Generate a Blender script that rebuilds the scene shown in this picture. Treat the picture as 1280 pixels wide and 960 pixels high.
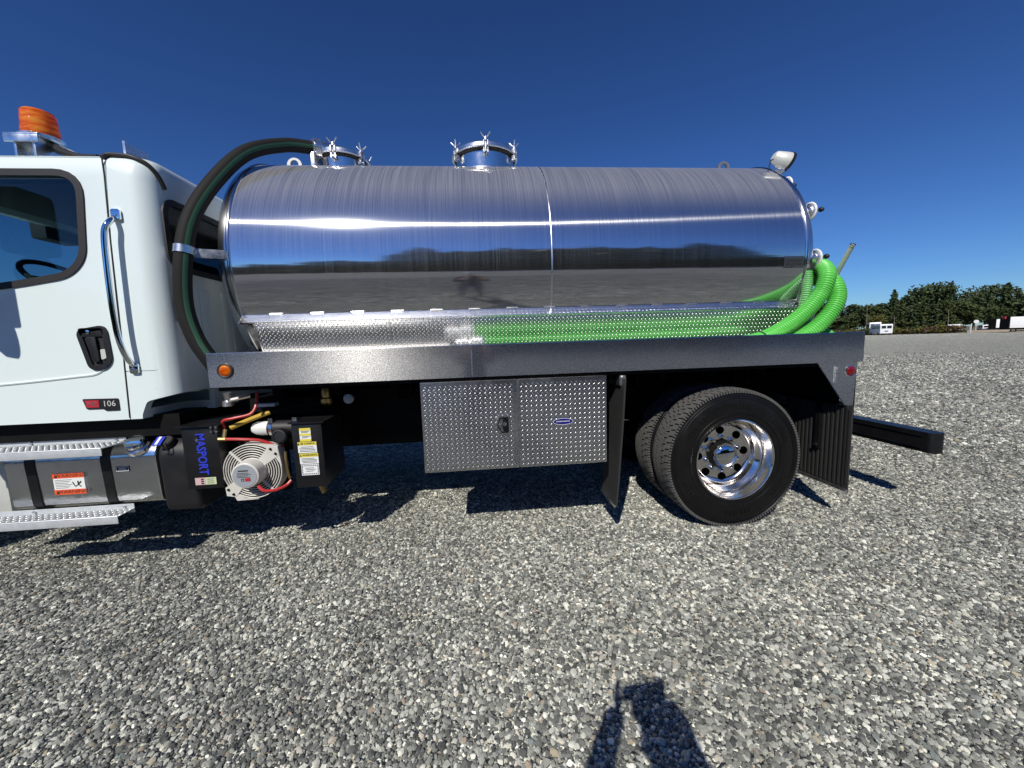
import bpy, bmesh, math, random
import numpy as np
from mathutils import Vector, Matrix, Quaternion
from mathutils import noise as mnoise
random.seed(7)
R = math.radians
PI = math.pi
sc = bpy.context.scene
for o in list(bpy.data.objects):
    bpy.data.objects.remove(o)
COL = sc.collection

# ------------------------------------------------------------------ camera
CAMH = 1.45
yaw, pitch, roll = R(5.03), R(6.48), R(-1.88)
fw = Vector((math.sin(yaw)*math.cos(pitch), math.cos(yaw)*math.cos(pitch), -math.sin(pitch)))
rt = Vector((math.cos(yaw), -math.sin(yaw), 0))
up = rt.cross(fw)
rt2 = math.cos(roll)*rt + math.sin(roll)*up
up2 = -math.sin(roll)*rt + math.cos(roll)*up
cam = bpy.data.cameras.new('camera')
cam.sensor_width = 36.0
cam.lens = 36.0*481/1280
cam.clip_start = 0.02
cam.clip_end = 3000
camo = bpy.data.objects.new('camera', cam)
COL.objects.link(camo)
m3 = Matrix((rt2, up2, -fw)).transposed()
camo.matrix_world = Matrix.Translation((0, 0, CAMH)) @ m3.to_4x4()
sc.camera = camo

# ------------------------------------------------------------------ sky and sun
TOSUN = Vector((-.287, -.662, .692)).normalized()
w = bpy.data.worlds.new('World')
sc.world = w
w.use_nodes = True
nt = w.node_tree
nt.nodes.clear()
sky = nt.nodes.new('ShaderNodeTexSky')
sky.sky_type = 'NISHITA'
sky.sun_disc = False
sky.sun_elevation = math.asin(TOSUN.z)
sky.sun_rotation = math.atan2(TOSUN.x, TOSUN.y) % (2*PI)
sky.altitude = 0
sky.air_density = 1.0
sky.dust_density = 0.05
sky.ozone_density = 3.0
hs = nt.nodes.new('ShaderNodeMix')      # camera white balance of the deep blue sky
hs.data_type = 'RGBA'; hs.blend_type = 'MULTIPLY'
hs.inputs[0].default_value = 1.0
hs.inputs[7].default_value = (.41, .64, 1.0, 1)
gm = nt.nodes.new('ShaderNodeGamma')    # steeper, polarised-looking zenith
gm.inputs['Gamma'].default_value = 1.27
bg = nt.nodes.new('ShaderNodeBackground')
bg.inputs['Strength'].default_value = 0.0525
wo = nt.nodes.new('ShaderNodeOutputWorld')
nt.links.new(sky.outputs[0], gm.inputs['Color'])
nt.links.new(gm.outputs[0], hs.inputs[6])
nt.links.new(hs.outputs[2], bg.inputs['Color'])
nt.links.new(bg.outputs[0], wo.inputs['Surface'])
sl = bpy.data.lights.new('sun', 'SUN')
sl.energy = 4.6
sl.angle = R(0.55)
sl.color = (1.0, .955, .88)
so = bpy.data.objects.new('sun', sl)
COL.objects.link(so)
so.rotation_euler = (-TOSUN).to_track_quat('-Z', 'Y').to_euler()
so.location = (-8, -18, 20)
sc.view_settings.view_transform = 'Standard'
sc.view_settings.look = 'None'
sc.view_settings.gamma = 1
sc.view_settings.exposure = 0.0
sc.view_settings.use_curve_mapping = False
sc.render.resolution_x = 1024
sc.render.resolution_y = 768
sc.render.engine = 'CYCLES'

# ------------------------------------------------------------------ materials
MATS = {}
def node(nt, t, **kw):
    n = nt.nodes.new(t)
    for k, v in kw.items():
        setattr(n, k, v)
    return n
def base_mat(name):
    m = bpy.data.materials.new(name)
    m.use_nodes = True
    MATS[name] = m
    return m, m.node_tree, m.node_tree.nodes['Principled BSDF']
def pm(name, col, rough=.5, metal=0., coat=0., var=.0, vscale=8., rvar=0., bump=0., bscale=60., spec=None, trans=0., ior=None, stretch=None, coatr=.05):
    m, nt, b = base_mat(name)
    b.inputs['Base Color'].default_value = (*col, 1)
    b.inputs['Roughness'].default_value = rough
    b.inputs['Metallic'].default_value = metal
    b.inputs['Coat Weight'].default_value = coat
    b.inputs['Coat Roughness'].default_value = coatr
    b.inputs['Transmission Weight'].default_value = trans
    if spec is not None: b.inputs['Specular IOR Level'].default_value = spec
    if ior: b.inputs['IOR'].default_value = ior
    L = nt.links.new
    if var or rvar or bump:
        tc = node(nt, 'ShaderNodeTexCoord')
        mp = node(nt, 'ShaderNodeMapping')
        if stretch: mp.inputs['Scale'].default_value = stretch
        L(tc.outputs['Object'], mp.inputs['Vector'])
        nz = node(nt, 'ShaderNodeTexNoise')
        nz.inputs['Scale'].default_value = vscale
        nz.inputs['Detail'].default_value = 6
        nz.inputs['Roughness'].default_value = .65
        L(mp.outputs[0], nz.inputs['Vector'])
    if var:
        mx = node(nt, 'ShaderNodeMix', data_type='RGBA')
        mx.inputs[6].default_value = (*[c*(1-var) for c in col], 1)
        mx.inputs[7].default_value = (*[min(1, c*(1+var)) for c in col], 1)
        L(nz.outputs['Fac'], mx.inputs[0])
        L(mx.outputs[2], b.inputs['Base Color'])
    if rvar:
        mr = node(nt, 'ShaderNodeMapRange')
        mr.inputs[1].default_value = .3; mr.inputs[2].default_value = .7
        mr.inputs[3].default_value = max(.02, rough-rvar); mr.inputs[4].default_value = min(1, rough+rvar)
        L(nz.outputs['Fac'], mr.inputs[0])
        L(mr.outputs[0], b.inputs['Roughness'])
    if bump:
        n2 = node(nt, 'ShaderNodeTexNoise')
        n2.inputs['Scale'].default_value = bscale
        n2.inputs['Detail'].default_value = 4
        L(mp.outputs[0], n2.inputs['Vector'])
        bp = node(nt, 'ShaderNodeBump')
        bp.inputs['Strength'].default_value = bump
        bp.inputs['Distance'].default_value = .002
        L(n2.outputs['Fac'], bp.inputs['Height'])
        L(bp.outputs[0], b.inputs['Normal'])
    return m

pm('white_paint', (.75, .84, .825), .32, coat=.7, coatr=.03, rvar=.05, vscale=3, bump=.02, bscale=180)
pm('black_paint', (.007, .007, .008), .4, var=.3, rvar=.1, bump=.04)
pm('chassis_black', (.005, .005, .005), .65, var=.4, rvar=.12, bump=.1, spec=.15)
pm('tray_metal', (.62, .61, .58), .5, .8, var=.1, vscale=20)
pm('latch_dark', (.10, .10, .10), .25, 1)
pm('black_plastic', (.011, .011, .012), .48, var=.25, rvar=.08, bump=.12, bscale=400)
pm('rubber_seal', (.018, .017, .017), .55, var=.3)
pm('tyre_rubber', (.007, .007, .007), .34, var=.3, rvar=.1, bump=.08, bscale=200, spec=.3)
pm('tread_rubber', (.085, .083, .078), .8, var=.45, vscale=30, bump=.2, bscale=250)
pm('chrome', (.86, .86, .86), .06, 1, rvar=.03)
pm('polished_wheel', (.92, .88, .82), .15, 1, rvar=.04, vscale=20)
pm('cast_aluminium', (.78, .78, .77), .38, 1, var=.12, rvar=.12, vscale=25, bump=.15, bscale=120)
pm('dull_metal', (.34, .34, .34), .5, .9)
pm('bare_aluminium', (.80, .80, .79), .3, 1, var=.08, rvar=.1, vscale=12)
pm('step_aluminium', (.62, .65, .66), .48, .4, var=.12, rvar=.1, vscale=20)
pm('tread_plate', (.74, .745, .75), .24, 1, var=.05, rvar=.03, vscale=14, bump=.05, bscale=300)
pm('fuel_tank_metal', (.84, .84, .83), .2, 1, var=.10, rvar=.06, vscale=10, bump=.9, bscale=22)
pm('step_tread', (.26, .27, .275), .45, .6, var=.4, vscale=60)
pm('flap_rubber', (.028, .028, .027), .55, var=.3)
pm('tread_bar', (.72, .72, .72), .36, 1)
pm('hose_black', (.013, .012, .0115), .7, var=.3, vscale=40, bump=.25, bscale=300, spec=.2)
pm('hose_stripe', (.016, .075, .040), .65, var=.4, vscale=120)
pm('red_wire', (.5, .03, .03), .4, var=.2)
pm('yellow_hose', (.55, .36, .03), .5, var=.2)
pm('brass', (.62, .44, .18), .35, 1, var=.2)
pm('white_plastic', (.72, .72, .70), .4, var=.08)
pm('fan_cream', (.62, .60, .54), .45, var=.1)
pm('motor_grey', (.42, .45, .48), .35, .3, var=.1)
pm('label_white', (.78, .79, .77), .5)
pm('label_yellow', (.72, .62, .06), .5)
pm('label_orange', (.80, .10, .02), .5)
pm('label_red', (.42, .02, .035), .5)
pm('label_pink', (.62, .42, .42), .5)
pm('label_green', (.55, .62, .38), .5)
pm('label_grey', (.28, .30, .33), .22, .9)
pm('ink_black', (.02, .02, .02), .6)
pm('hole_shade', (.001, .001, .001), .9, spec=0.)
pm('ink_blue', (.03, .05, .55), .4)
pm('emblem_blue', (.010, .010, .15), .35)
pm('red_lens', (.16, .004, .008), .15, coat=.8)
pm('lamp_housing', (.62, .63, .58), .5, .2, var=.1)
pm('interior_dark', (.025, .027, .03), .8)
pm('interior_grey', (.06, .065, .07), .8)
pm('bark', (.16, .14, .11), .9, var=.4, vscale=3)
pm('van_white', (.80, .80, .79), .35, coat=.3, var=.04)
pm('dark_glass', (.015, .02, .025), .08)
pm('galvanised_post', (.6, .6, .58), .6)
pm('cloth_navy', (.012, .016, .032), .85, var=.3)
pm('cloth_denim', (.03, .045, .09), .9, var=.3)
pm('skin', (.55, .32, .23), .55, var=.08)
pm('cap_cloth', (.55, .55, .52), .8, var=.1)
pm('leather', (.05, .035, .025), .6)
pm('phone_black', (.01, .01, .012), .15)
pm('dirt_mat', (.36, .29, .20), .95, var=.35, vscale=.15, bump=.3, bscale=2)

def glass_mat(name, tint, gl=.9):
    m, nt, b = base_mat(name)
    nt.nodes.remove(b)
    L = nt.links.new
    out = nt.nodes['Material Output']
    tr = node(nt, 'ShaderNodeBsdfTransparent'); tr.inputs[0].default_value = (*tint, 1)
    g = node(nt, 'ShaderNodeBsdfGlossy'); g.inputs['Roughness'].default_value = .01
    lw = node(nt, 'ShaderNodeLayerWeight'); lw.inputs[0].default_value = .5
    pw = node(nt, 'ShaderNodeMath', operation='POWER'); pw.inputs[1].default_value = 4.0
    L(lw.outputs['Facing'], pw.inputs[0])
    fr = node(nt, 'ShaderNodeMapRange'); fr.inputs[3].default_value = .04; fr.inputs[4].default_value = 1.0
    L(pw.outputs[0], fr.inputs[0])
    mx = node(nt, 'ShaderNodeMixShader')
    L(fr.outputs[0], mx.inputs[0]); L(tr.outputs[0], mx.inputs[1]); L(g.outputs[0], mx.inputs[2])
    L(mx.outputs[0], out.inputs['Surface'])
glass_mat('cab_glass', (.66, .78, .80))
glass_mat('rear_glass', (.30, .33, .36))
glass_mat('sight_glass', (.75, .85, .80))

def ramp(nt, stops):
    cr = node(nt, 'ShaderNodeValToRGB')
    cr.color_ramp.interpolation = 'LINEAR'
    e = cr.color_ramp.elements
    while len(e) < len(stops): e.new(.5)
    for el, (p, c) in zip(e, stops):
        el.position = p; el.color = (*c, 1)
    return cr
def amber_mat():
    m, nt, b = base_mat('amber_lens')
    L = nt.links.new
    out = nt.nodes['Material Output']
    tc = node(nt, 'ShaderNodeTexCoord')
    mp = node(nt, 'ShaderNodeMapping'); mp.inputs['Scale'].default_value = (9, 9, 42)
    L(tc.outputs['Object'], mp.inputs['Vector'])
    nz = node(nt, 'ShaderNodeTexNoise'); nz.inputs['Scale'].default_value = 1.3; nz.inputs['Detail'].default_value = 3
    L(mp.outputs[0], nz.inputs['Vector'])
    cr = ramp(nt, [(.3, (.55, .07, .001)), (.5, (.95, .20, .004)), (.7, (1, .42, .05))])  # bright and dark bands painted in to imitate lens highlights
    L(nz.outputs['Fac'], cr.inputs[0]); L(cr.outputs[0], b.inputs['Base Color'])
    b.inputs['Roughness'].default_value = .12; b.inputs['Coat Weight'].default_value = .6
    tl = node(nt, 'ShaderNodeBsdfTranslucent'); L(cr.outputs[0], tl.inputs[0])
    mx = node(nt, 'ShaderNodeMixShader'); mx.inputs[0].default_value = .4
    bp = node(nt, 'ShaderNodeBump'); bp.inputs['Strength'].default_value = .5; bp.inputs['Distance'].default_value = .006
    L(nz.outputs['Fac'], bp.inputs['Height']); L(bp.outputs[0], b.inputs['Normal'])
    L(b.outputs[0], mx.inputs[1]); L(tl.outputs[0], mx.inputs[2]); L(mx.outputs[0], out.inputs['Surface'])
def aniso_metal(name, col, r1, a1, r2, a2, mixf, rot=.25, haze=0., stretch=(150, 1.3, 1.3), grain=0., top_haze=0.):
    """polished sheet with fine brush lines: a sharp lobe and a wide one across the brush lines"""
    m, nt, b = base_mat(name)
    nt.nodes.remove(b)
    L = nt.links.new
    out = nt.nodes['Material Output']
    tg = node(nt, 'ShaderNodeTangent', direction_type='RADIAL', axis='X')
    gs = []
    for r, a in ((r1, a1), (r2, a2)):
        g = node(nt, 'ShaderNodeBsdfAnisotropic')
        g.inputs['Color'].default_value = (*col, 1)
        g.inputs['Roughness'].default_value = r
        g.inputs['Anisotropy'].default_value = a
        g.inputs['Rotation'].default_value = rot
        L(tg.outputs[0], g.inputs['Tangent'])
        gs.append(g)
    mx = node(nt, 'ShaderNodeMixShader')
    mx.inputs[0].default_value = mixf
    L(gs[0].outputs[0], mx.inputs[1]); L(gs[1].outputs[0], mx.inputs[2])
    tc = node(nt, 'ShaderNodeTexCoord')
    mp = node(nt, 'ShaderNodeMapping')
    mp.inputs['Scale'].default_value = stretch
    L(tc.outputs['Object'], mp.inputs['Vector'])
    nz = node(nt, 'ShaderNodeTexNoise')
    nz.inputs['Scale'].default_value = 1.0; nz.inputs['Detail'].default_value = 5
    L(mp.outputs[0], nz.inputs['Vector'])
    # fine brush lines tint the metal and widen the lobe a little
    cr = node(nt, 'ShaderNodeMapRange')
    cr.inputs[1].default_value = .35; cr.inputs[2].default_value = .75
    cr.inputs[3].default_value = mixf*.6; cr.inputs[4].default_value = min(1, mixf*1.9)
    L(nz.outputs['Fac'], cr.inputs[0])
    L(cr.outputs[0], mx.inputs[0])
    # sparse scratches
    n3 = node(nt, 'ShaderNodeTexNoise'); n3.inputs['Scale'].default_value = 2.2; n3.inputs['Detail'].default_value = 8
    L(tc.outputs['Object'], n3.inputs['Vector'])
    mc = node(nt, 'ShaderNodeMix', data_type='RGBA')
    mc.inputs[6].default_value = (*[c*(.93-grain) for c in col], 1); mc.inputs[7].default_value = (*[min(1, c*(1+grain)) for c in col], 1)
    if grain:
        n3.inputs['Scale'].default_value = 210; n3.inputs['Detail'].default_value = 3
        gr_ = node(nt, 'ShaderNodeMapRange'); gr_.inputs[1].default_value = .35; gr_.inputs[2].default_value = .65
        L(n3.outputs['Fac'], gr_.inputs[0]); L(gr_.outputs[0], mc.inputs[0])
    else: L(n3.outputs['Fac'], mc.inputs[0])
    for g in gs: L(mc.outputs[2], g.inputs['Color'])
    bp = node(nt, 'ShaderNodeBump')
    bp.inputs['Strength'].default_value = .024; bp.inputs['Distance'].default_value = .02
    n4 = node(nt, 'ShaderNodeTexNoise'); n4.inputs['Scale'].default_value = 5; n4.inputs['Detail'].default_value = 2
    L(tc.outputs['Object'], n4.inputs['Vector']); L(n4.outputs['Fac'], bp.inputs['Height'])
    for g in gs: L(bp.outputs[0], g.inputs['Normal'])
    if haze:
        hz = node(nt, 'ShaderNodeBsdfAnisotropic'); hz.inputs['Roughness'].default_value = .62
        L(mc.outputs[2], hz.inputs['Color'])
        hm = node(nt, 'ShaderNodeMixShader')
        h2 = node(nt, 'ShaderNodeMapRange'); h2.inputs[1].default_value = .38; h2.inputs[2].default_value = .68
        h2.inputs[3].default_value = haze*.6; h2.inputs[4].default_value = haze*1.5
        L(nz.outputs['Fac'], h2.inputs[0]); L(h2.outputs[0], hm.inputs[0])
        L(mx.outputs[0], hm.inputs[1]); L(hz.outputs[0], hm.inputs[2])
        mx = hm
    if top_haze:
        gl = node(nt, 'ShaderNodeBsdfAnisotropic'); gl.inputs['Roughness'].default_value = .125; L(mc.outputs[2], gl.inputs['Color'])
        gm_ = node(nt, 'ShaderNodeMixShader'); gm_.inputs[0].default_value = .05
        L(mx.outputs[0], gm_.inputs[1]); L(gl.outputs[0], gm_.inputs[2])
        # pale haze of light painted on the upward facing side, streaked along the brush lines
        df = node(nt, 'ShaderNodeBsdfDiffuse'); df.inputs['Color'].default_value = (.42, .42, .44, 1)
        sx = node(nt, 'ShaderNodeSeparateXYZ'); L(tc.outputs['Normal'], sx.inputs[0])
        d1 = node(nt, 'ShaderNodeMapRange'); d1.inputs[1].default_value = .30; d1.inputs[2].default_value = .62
        d1.inputs[3].default_value = 0.; d1.inputs[4].default_value = top_haze; d1.interpolation_type = 'SMOOTHSTEP'
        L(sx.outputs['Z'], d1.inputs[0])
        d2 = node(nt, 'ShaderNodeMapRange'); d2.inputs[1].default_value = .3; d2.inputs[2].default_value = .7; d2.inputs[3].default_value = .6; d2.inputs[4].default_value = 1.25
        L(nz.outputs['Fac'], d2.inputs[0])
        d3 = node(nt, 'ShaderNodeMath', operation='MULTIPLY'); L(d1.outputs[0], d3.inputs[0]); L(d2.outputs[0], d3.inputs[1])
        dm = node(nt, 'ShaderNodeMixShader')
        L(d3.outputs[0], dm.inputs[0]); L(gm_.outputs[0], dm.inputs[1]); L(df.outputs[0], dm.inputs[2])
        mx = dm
    L(mx.outputs[0], out.inputs['Surface'])
amber_mat()
aniso_metal('tank_metal', (.74, .75, .77), .06, .5, .15, .80, .20, rot=0., haze=.04, top_haze=.30)
aniso_metal('rail_steel', (.86, .85, .82), .10, .2, .32, .6, .30, rot=.25, stretch=(160, 160, 160), grain=.24)
aniso_metal('head_metal', (.74, .75, .77), .14, .3, .25, .5, .4, rot=0.)

def green_hose_mat(name, c0, c1):
    m, nt, b = base_mat(name)
    L = nt.links.new
    lw = node(nt, 'ShaderNodeTexNoise'); lw.inputs['Scale'].default_value = 14
    mx = node(nt, 'ShaderNodeMix', data_type='RGBA')
    mx.inputs[6].default_value = (*c0, 1); mx.inputs[7].default_value = (*c1, 1)
    L(lw.outputs['Fac'], mx.inputs[0]); L(mx.outputs[2], b.inputs['Base Color'])
    b.inputs['Roughness'].default_value = .36
    b.inputs['Subsurface Weight'].default_value = .15
    b.inputs['Subsurface Radius'].default_value = (.01, .02, .01)
green_hose_mat('hose_green', (.085, .47, .06), (.14, .56, .10))
green_hose_mat('hose_pale', (.10, .36, .10), (.22, .50, .20))

def foliage_mat(name, a, b_, sc_=.6):
    m, nt, b = base_mat(name)
    L = nt.links.new
    tc = node(nt, 'ShaderNodeTexCoord')
    nz = node(nt, 'ShaderNodeTexNoise'); nz.inputs['Scale'].default_value = sc_; nz.inputs['Detail'].default_value = 4
    L(tc.outputs['Object'], nz.inputs['Vector'])
    mx = node(nt, 'ShaderNodeMix', data_type='RGBA')
    mx.inputs[6].default_value = (*a, 1); mx.inputs[7].default_value = (*b_, 1)
    L(nz.outputs['Fac'], mx.inputs[0]); L(mx.outputs[2], b.inputs['Base Color'])
    b.inputs['Roughness'].default_value = .7
    b.inputs['Specular IOR Level'].default_value = .2
foliage_mat('leaf_dark', (.030, .050, .023), (.080, .105, .040))
foliage_mat('leaf_mid', (.035, .055, .018), (.075, .095, .03))
foliage_mat('leaf_olive', (.07, .085, .02), (.14, .13, .035))
foliage_mat('leaf_brown', (.08, .06, .03), (.14, .10, .05))

PEB = [(0, (.045, .048, .046)), (.16, (.09, .094, .09)), (.40, (.16, .164, .152)), (.60, (.235, .24, .22)), (.74, (.32, .325, .295)), (.84, (.45, .45, .41)),
       (.90, (.60, .60, .54)), (.94, (.28, .24, .17)), (.96, (.15, .18, .18)), (.98, (.28, .22, .17)), (1, (.74, .73, .67))]
def pebble_material():
    m, nt, b = base_mat('pebble_stone')
    L = nt.links.new
    oi = node(nt, 'ShaderNodeObjectInfo')
    cr = ramp(nt, PEB)
    L(oi.outputs['Random'], cr.inputs[0])
    tc = node(nt, 'ShaderNodeTexCoord')
    nz = node(nt, 'ShaderNodeTexNoise'); nz.inputs['Scale'].default_value = 1.6; nz.inputs['Detail'].default_value = 5
    L(tc.outputs['Object'], nz.inputs['Vector'])
    mr = node(nt, 'ShaderNodeMapRange'); mr.inputs[3].default_value = .66; mr.inputs[4].default_value = 1.22
    L(nz.outputs['Fac'], mr.inputs[0])
    n5 = node(nt, 'ShaderNodeTexNoise'); n5.inputs['Scale'].default_value = 1.1; n5.inputs['Detail'].default_value = 3
    L(oi.outputs['Location'], n5.inputs['Vector'])
    m5 = node(nt, 'ShaderNodeMapRange'); m5.inputs[1].default_value = .3; m5.inputs[2].default_value = .7; m5.inputs[3].default_value = .80; m5.inputs[4].default_value = 1.2
    L(n5.outputs['Fac'], m5.inputs[0])
    mm = node(nt, 'ShaderNodeMath', operation='MULTIPLY'); L(mr.outputs[0], mm.inputs[0]); L(m5.outputs[0], mm.inputs[1])
    mx = node(nt, 'ShaderNodeMix', data_type='RGBA', blend_type='MULTIPLY'); mx.inputs[0].default_value = 1
    L(cr.outputs[0], mx.inputs[6]); L(mm.outputs[0], mx.inputs[7])
    wm = node(nt, 'ShaderNodeMix', data_type='RGBA', blend_type='MULTIPLY'); wm.inputs[0].default_value = 1
    wm.inputs[7].default_value = (1.26, 1.26, 1.21, 1)
    L(mx.outputs[2], wm.inputs[6])
    L(wm.outputs[2], b.inputs['Base Color'])
    b.inputs['Roughness'].default_value = .75
    b.inputs['Diffuse Roughness'].default_value = .4
    b.inputs['Specular IOR Level'].default_value = .35
pebble_material()
def gravel_material():
    m, nt, b = base_mat('gravel_ground')
    L = nt.links.new
    tc = node(nt, 'ShaderNodeTexCoord')
    vo = node(nt, 'ShaderNodeTexVoronoi'); vo.inputs['Scale'].default_value = 48; vo.inputs['Randomness'].default_value = 1
    L(tc.outputs['Object'], vo.inputs['Vector'])
    sep = node(nt, 'ShaderNodeSeparateColor'); L(vo.outputs['Color'], sep.inputs[0])
    cr = ramp(nt, PEB); L(sep.outputs[0], cr.inputs[0])
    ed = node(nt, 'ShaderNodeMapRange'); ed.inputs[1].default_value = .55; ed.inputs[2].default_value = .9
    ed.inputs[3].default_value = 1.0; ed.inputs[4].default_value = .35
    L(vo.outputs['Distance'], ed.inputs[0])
    nz = node(nt, 'ShaderNodeTexNoise'); nz.inputs['Scale'].default_value = .35; nz.inputs['Detail'].default_value = 7
    L(tc.outputs['Object'], nz.inputs['Vector'])
    mr = node(nt, 'ShaderNodeMapRange'); mr.inputs[3].default_value = 1.35; mr.inputs[4].default_value = 1.85
    L(nz.outputs['Fac'], mr.inputs[0])
    v2 = node(nt, 'ShaderNodeTexVoronoi'); v2.inputs['Scale'].default_value = 11
    L(tc.outputs['Object'], v2.inputs['Vector'])
    s2 = node(nt, 'ShaderNodeSeparateColor'); L(v2.outputs['Color'], s2.inputs[0])
    m2 = node(nt, 'ShaderNodeMapRange'); m2.inputs[3].default_value = .55; m2.inputs[4].default_value = 1.45
    L(s2.outputs[0], m2.inputs[0])
    m3_ = node(nt, 'ShaderNodeMath', operation='MULTIPLY'); L(mr.outputs[0], m3_.inputs[0]); L(m2.outputs[0], m3_.inputs[1])
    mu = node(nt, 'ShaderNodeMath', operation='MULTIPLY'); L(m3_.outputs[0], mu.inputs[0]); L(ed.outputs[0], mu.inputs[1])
    mx = node(nt, 'ShaderNodeMix', data_type='RGBA', blend_type='MULTIPLY'); mx.inputs[0].default_value = 1
    L(cr.outputs[0], mx.inputs[6]); L(mu.outputs[0], mx.inputs[7])
    wm = node(nt, 'ShaderNodeMix', data_type='RGBA', blend_type='MULTIPLY'); wm.inputs[0].default_value = 1
    wm.inputs[7].default_value = (1.14, 1.14, 1.08, 1)
    L(mx.outputs[2], wm.inputs[6])
    L(wm.outputs[2], b.inputs['Base Color'])
    b.inputs['Roughness'].default_value = .85
    b.inputs['Diffuse Roughness'].default_value = 1.0
    bp = node(nt, 'ShaderNodeBump'); bp.inputs['Strength'].default_value = 1.0; bp.inputs['Distance'].default_value = .06; bp.invert = True
    L(vo.outputs['Distance'], bp.inputs['Height'])
    L(bp.outputs[0], b.inputs['Normal'])
gravel_material()
pm('rough_land', (.13, .12, .07), .95, var=.5, vscale=.2, bump=.3, bscale=3)

# ------------------------------------------------------------------ mesh helpers
def BM(): return bmesh.new()
def quadface(bm, vs):
    try: return bm.faces.new(vs)
    except ValueError: return None
def box(bm, x0, x1, y0, y1, z0, z1):
    v = [bm.verts.new(p) for p in ((x0,y0,z0),(x1,y0,z0),(x1,y1,z0),(x0,y1,z0),(x0,y0,z1),(x1,y0,z1),(x1,y1,z1),(x0,y1,z1))]
    for f in ((0,3,2,1),(4,5,6,7),(0,1,5,4),(1,2,6,5),(2,3,7,6),(3,0,4,7)):
        bm.faces.new([v[i] for i in f])
    return bm
def obox(bm, c, size, M):
    hx, hy, hz = [s/2 for s in size]
    c = Vector(c)
    v = [bm.verts.new(c + M @ Vector(p)) for p in ((-hx,-hy,-hz),(hx,-hy,-hz),(hx,hy,-hz),(-hx,hy,-hz),(-hx,-hy,hz),(hx,-hy,hz),(hx,hy,hz),(-hx,hy,hz))]
    for f in ((0,3,2,1),(4,5,6,7),(0,1,5,4),(1,2,6,5),(2,3,7,6),(3,0,4,7)):
        bm.faces.new([v[i] for i in f])
    return bm
def frame_of(d):
    d = Vector(d).normalized()
    a = Vector((0, 0, 1)) if abs(d.z) < .95 else Vector((1, 0, 0))
    u = d.cross(a).normalized()
    return u, d.cross(u).normalized()
def bridge(bm, A, B, closed=True):
    n = len(A)
    for i in range(n if closed else n-1):
        j = (i+1) % n
        quadface(bm, [A[i], A[j], B[j], B[i]])
def tube(bm, pts, r, seg=12, cap=True):
    pts = [Vector(p) for p in pts]
    rs = r if hasattr(r, '__len__') else [r]*len(pts)
    t = (pts[1]-pts[0]).normalized()
    u, v = frame_of(t)
    rings = []
    for i, p in enumerate(pts):
        t2 = (pts[min(i+1, len(pts)-1)] - pts[max(i-1, 0)])
        t2 = t2.normalized() if t2.length > 1e-9 else t
        q = t.rotation_difference(t2)
        u = q @ u; v = q @ v; t = t2
        rings.append([bm.verts.new(p + rs[i]*(math.cos(2*PI*k/seg)*u + math.sin(2*PI*k/seg)*v)) for k in range(seg)])
    for a, b in zip(rings, rings[1:]): bridge(bm, a, b)
    if cap:
        quadface(bm, rings[0][::-1]); quadface(bm, rings[-1])
    return bm
def cyl(bm, p0, p1, r0, r1=None, seg=24):
    return tube(bm, [p0, p1], [r0, r0 if r1 is None else r1], seg)
def lathe(bm, o, axis, prof, seg=48, cap=False):
    """prof: list of (radius, distance along axis)"""
    o = Vector(o); ax = Vector(axis).normalized(); u, v = frame_of(ax)
    rings = []
    for r, h in prof:
        if r < 1e-6:
            rings.append([bm.verts.new(o+ax*h)])
        else:
            rings.append([bm.verts.new(o+ax*h+r*(math.cos(2*PI*k/seg)*u+math.sin(2*PI*k/seg)*v)) for k in range(seg)])
    for a, b in zip(rings, rings[1:]):
        if len(a) == 1 and len(b) == 1: continue
        if len(a) == 1:
            for k in range(seg): quadface(bm, [a[0], b[(k+1) % seg], b[k]])
        elif len(b) == 1:
            for k in range(seg): quadface(bm, [a[k], a[(k+1) % seg], b[0]])
        else: bridge(bm, a, b)
    return bm
def prism(bm, poly, f, a, b):
    """poly: 2D points; f(p,q,h)->xyz; extruded from h=a to h=b"""
    A = [bm.verts.new(f(p, q, a)) for p, q in poly]
    B = [bm.verts.new(f(p, q, b)) for p, q in poly]
    bm.faces.new(A[::-1]); bm.faces.new(B)
    bridge(bm, A, B)
    return bm
XZ = lambda p, q, h: (p, h, q)
XY = lambda p, q, h: (p, q, h)
YZ = lambda p, q, h: (h, p, q)
def ringprism(bm, outer, inner, f, a, b):
    oa = [bm.verts.new(f(p, q, a)) for p, q in outer]; ob = [bm.verts.new(f(p, q, b)) for p, q in outer]
    ia = [bm.verts.new(f(p, q, a)) for p, q in inner]; ib = [bm.verts.new(f(p, q, b)) for p, q in inner]
    bridge(bm, oa, ob); bridge(bm, ia, ib); bridge(bm, oa, ia); bridge(bm, ob, ib)
    return bm
def torus(bm, o, axis, R0, r, seg=48, s2=8, a0=0, a1=2*PI):
    o = Vector(o); u, v = frame_of(axis)
    n = seg
    pts = [o+R0*(math.cos(a0+(a1-a0)*k/n)*u+math.sin(a0+(a1-a0)*k/n)*v) for k in range(n+1)]
    return tube(bm, pts, r, s2, cap=abs(a1-a0) < 2*PI-1e-3)
def rrect(x0, x1, z0, z1, r, n=5):
    out = []
    for cx, cz, a in ((x1-r, z0+r, -90), (x1-r, z1-r, 0), (x0+r, z1-r, 90), (x0+r, z0+r, 180)):
        for k in range(n+1):
            t = R(a+90*k/n)
            out.append((cx+r*math.cos(t), cz+r*math.sin(t)))
    return out
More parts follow.
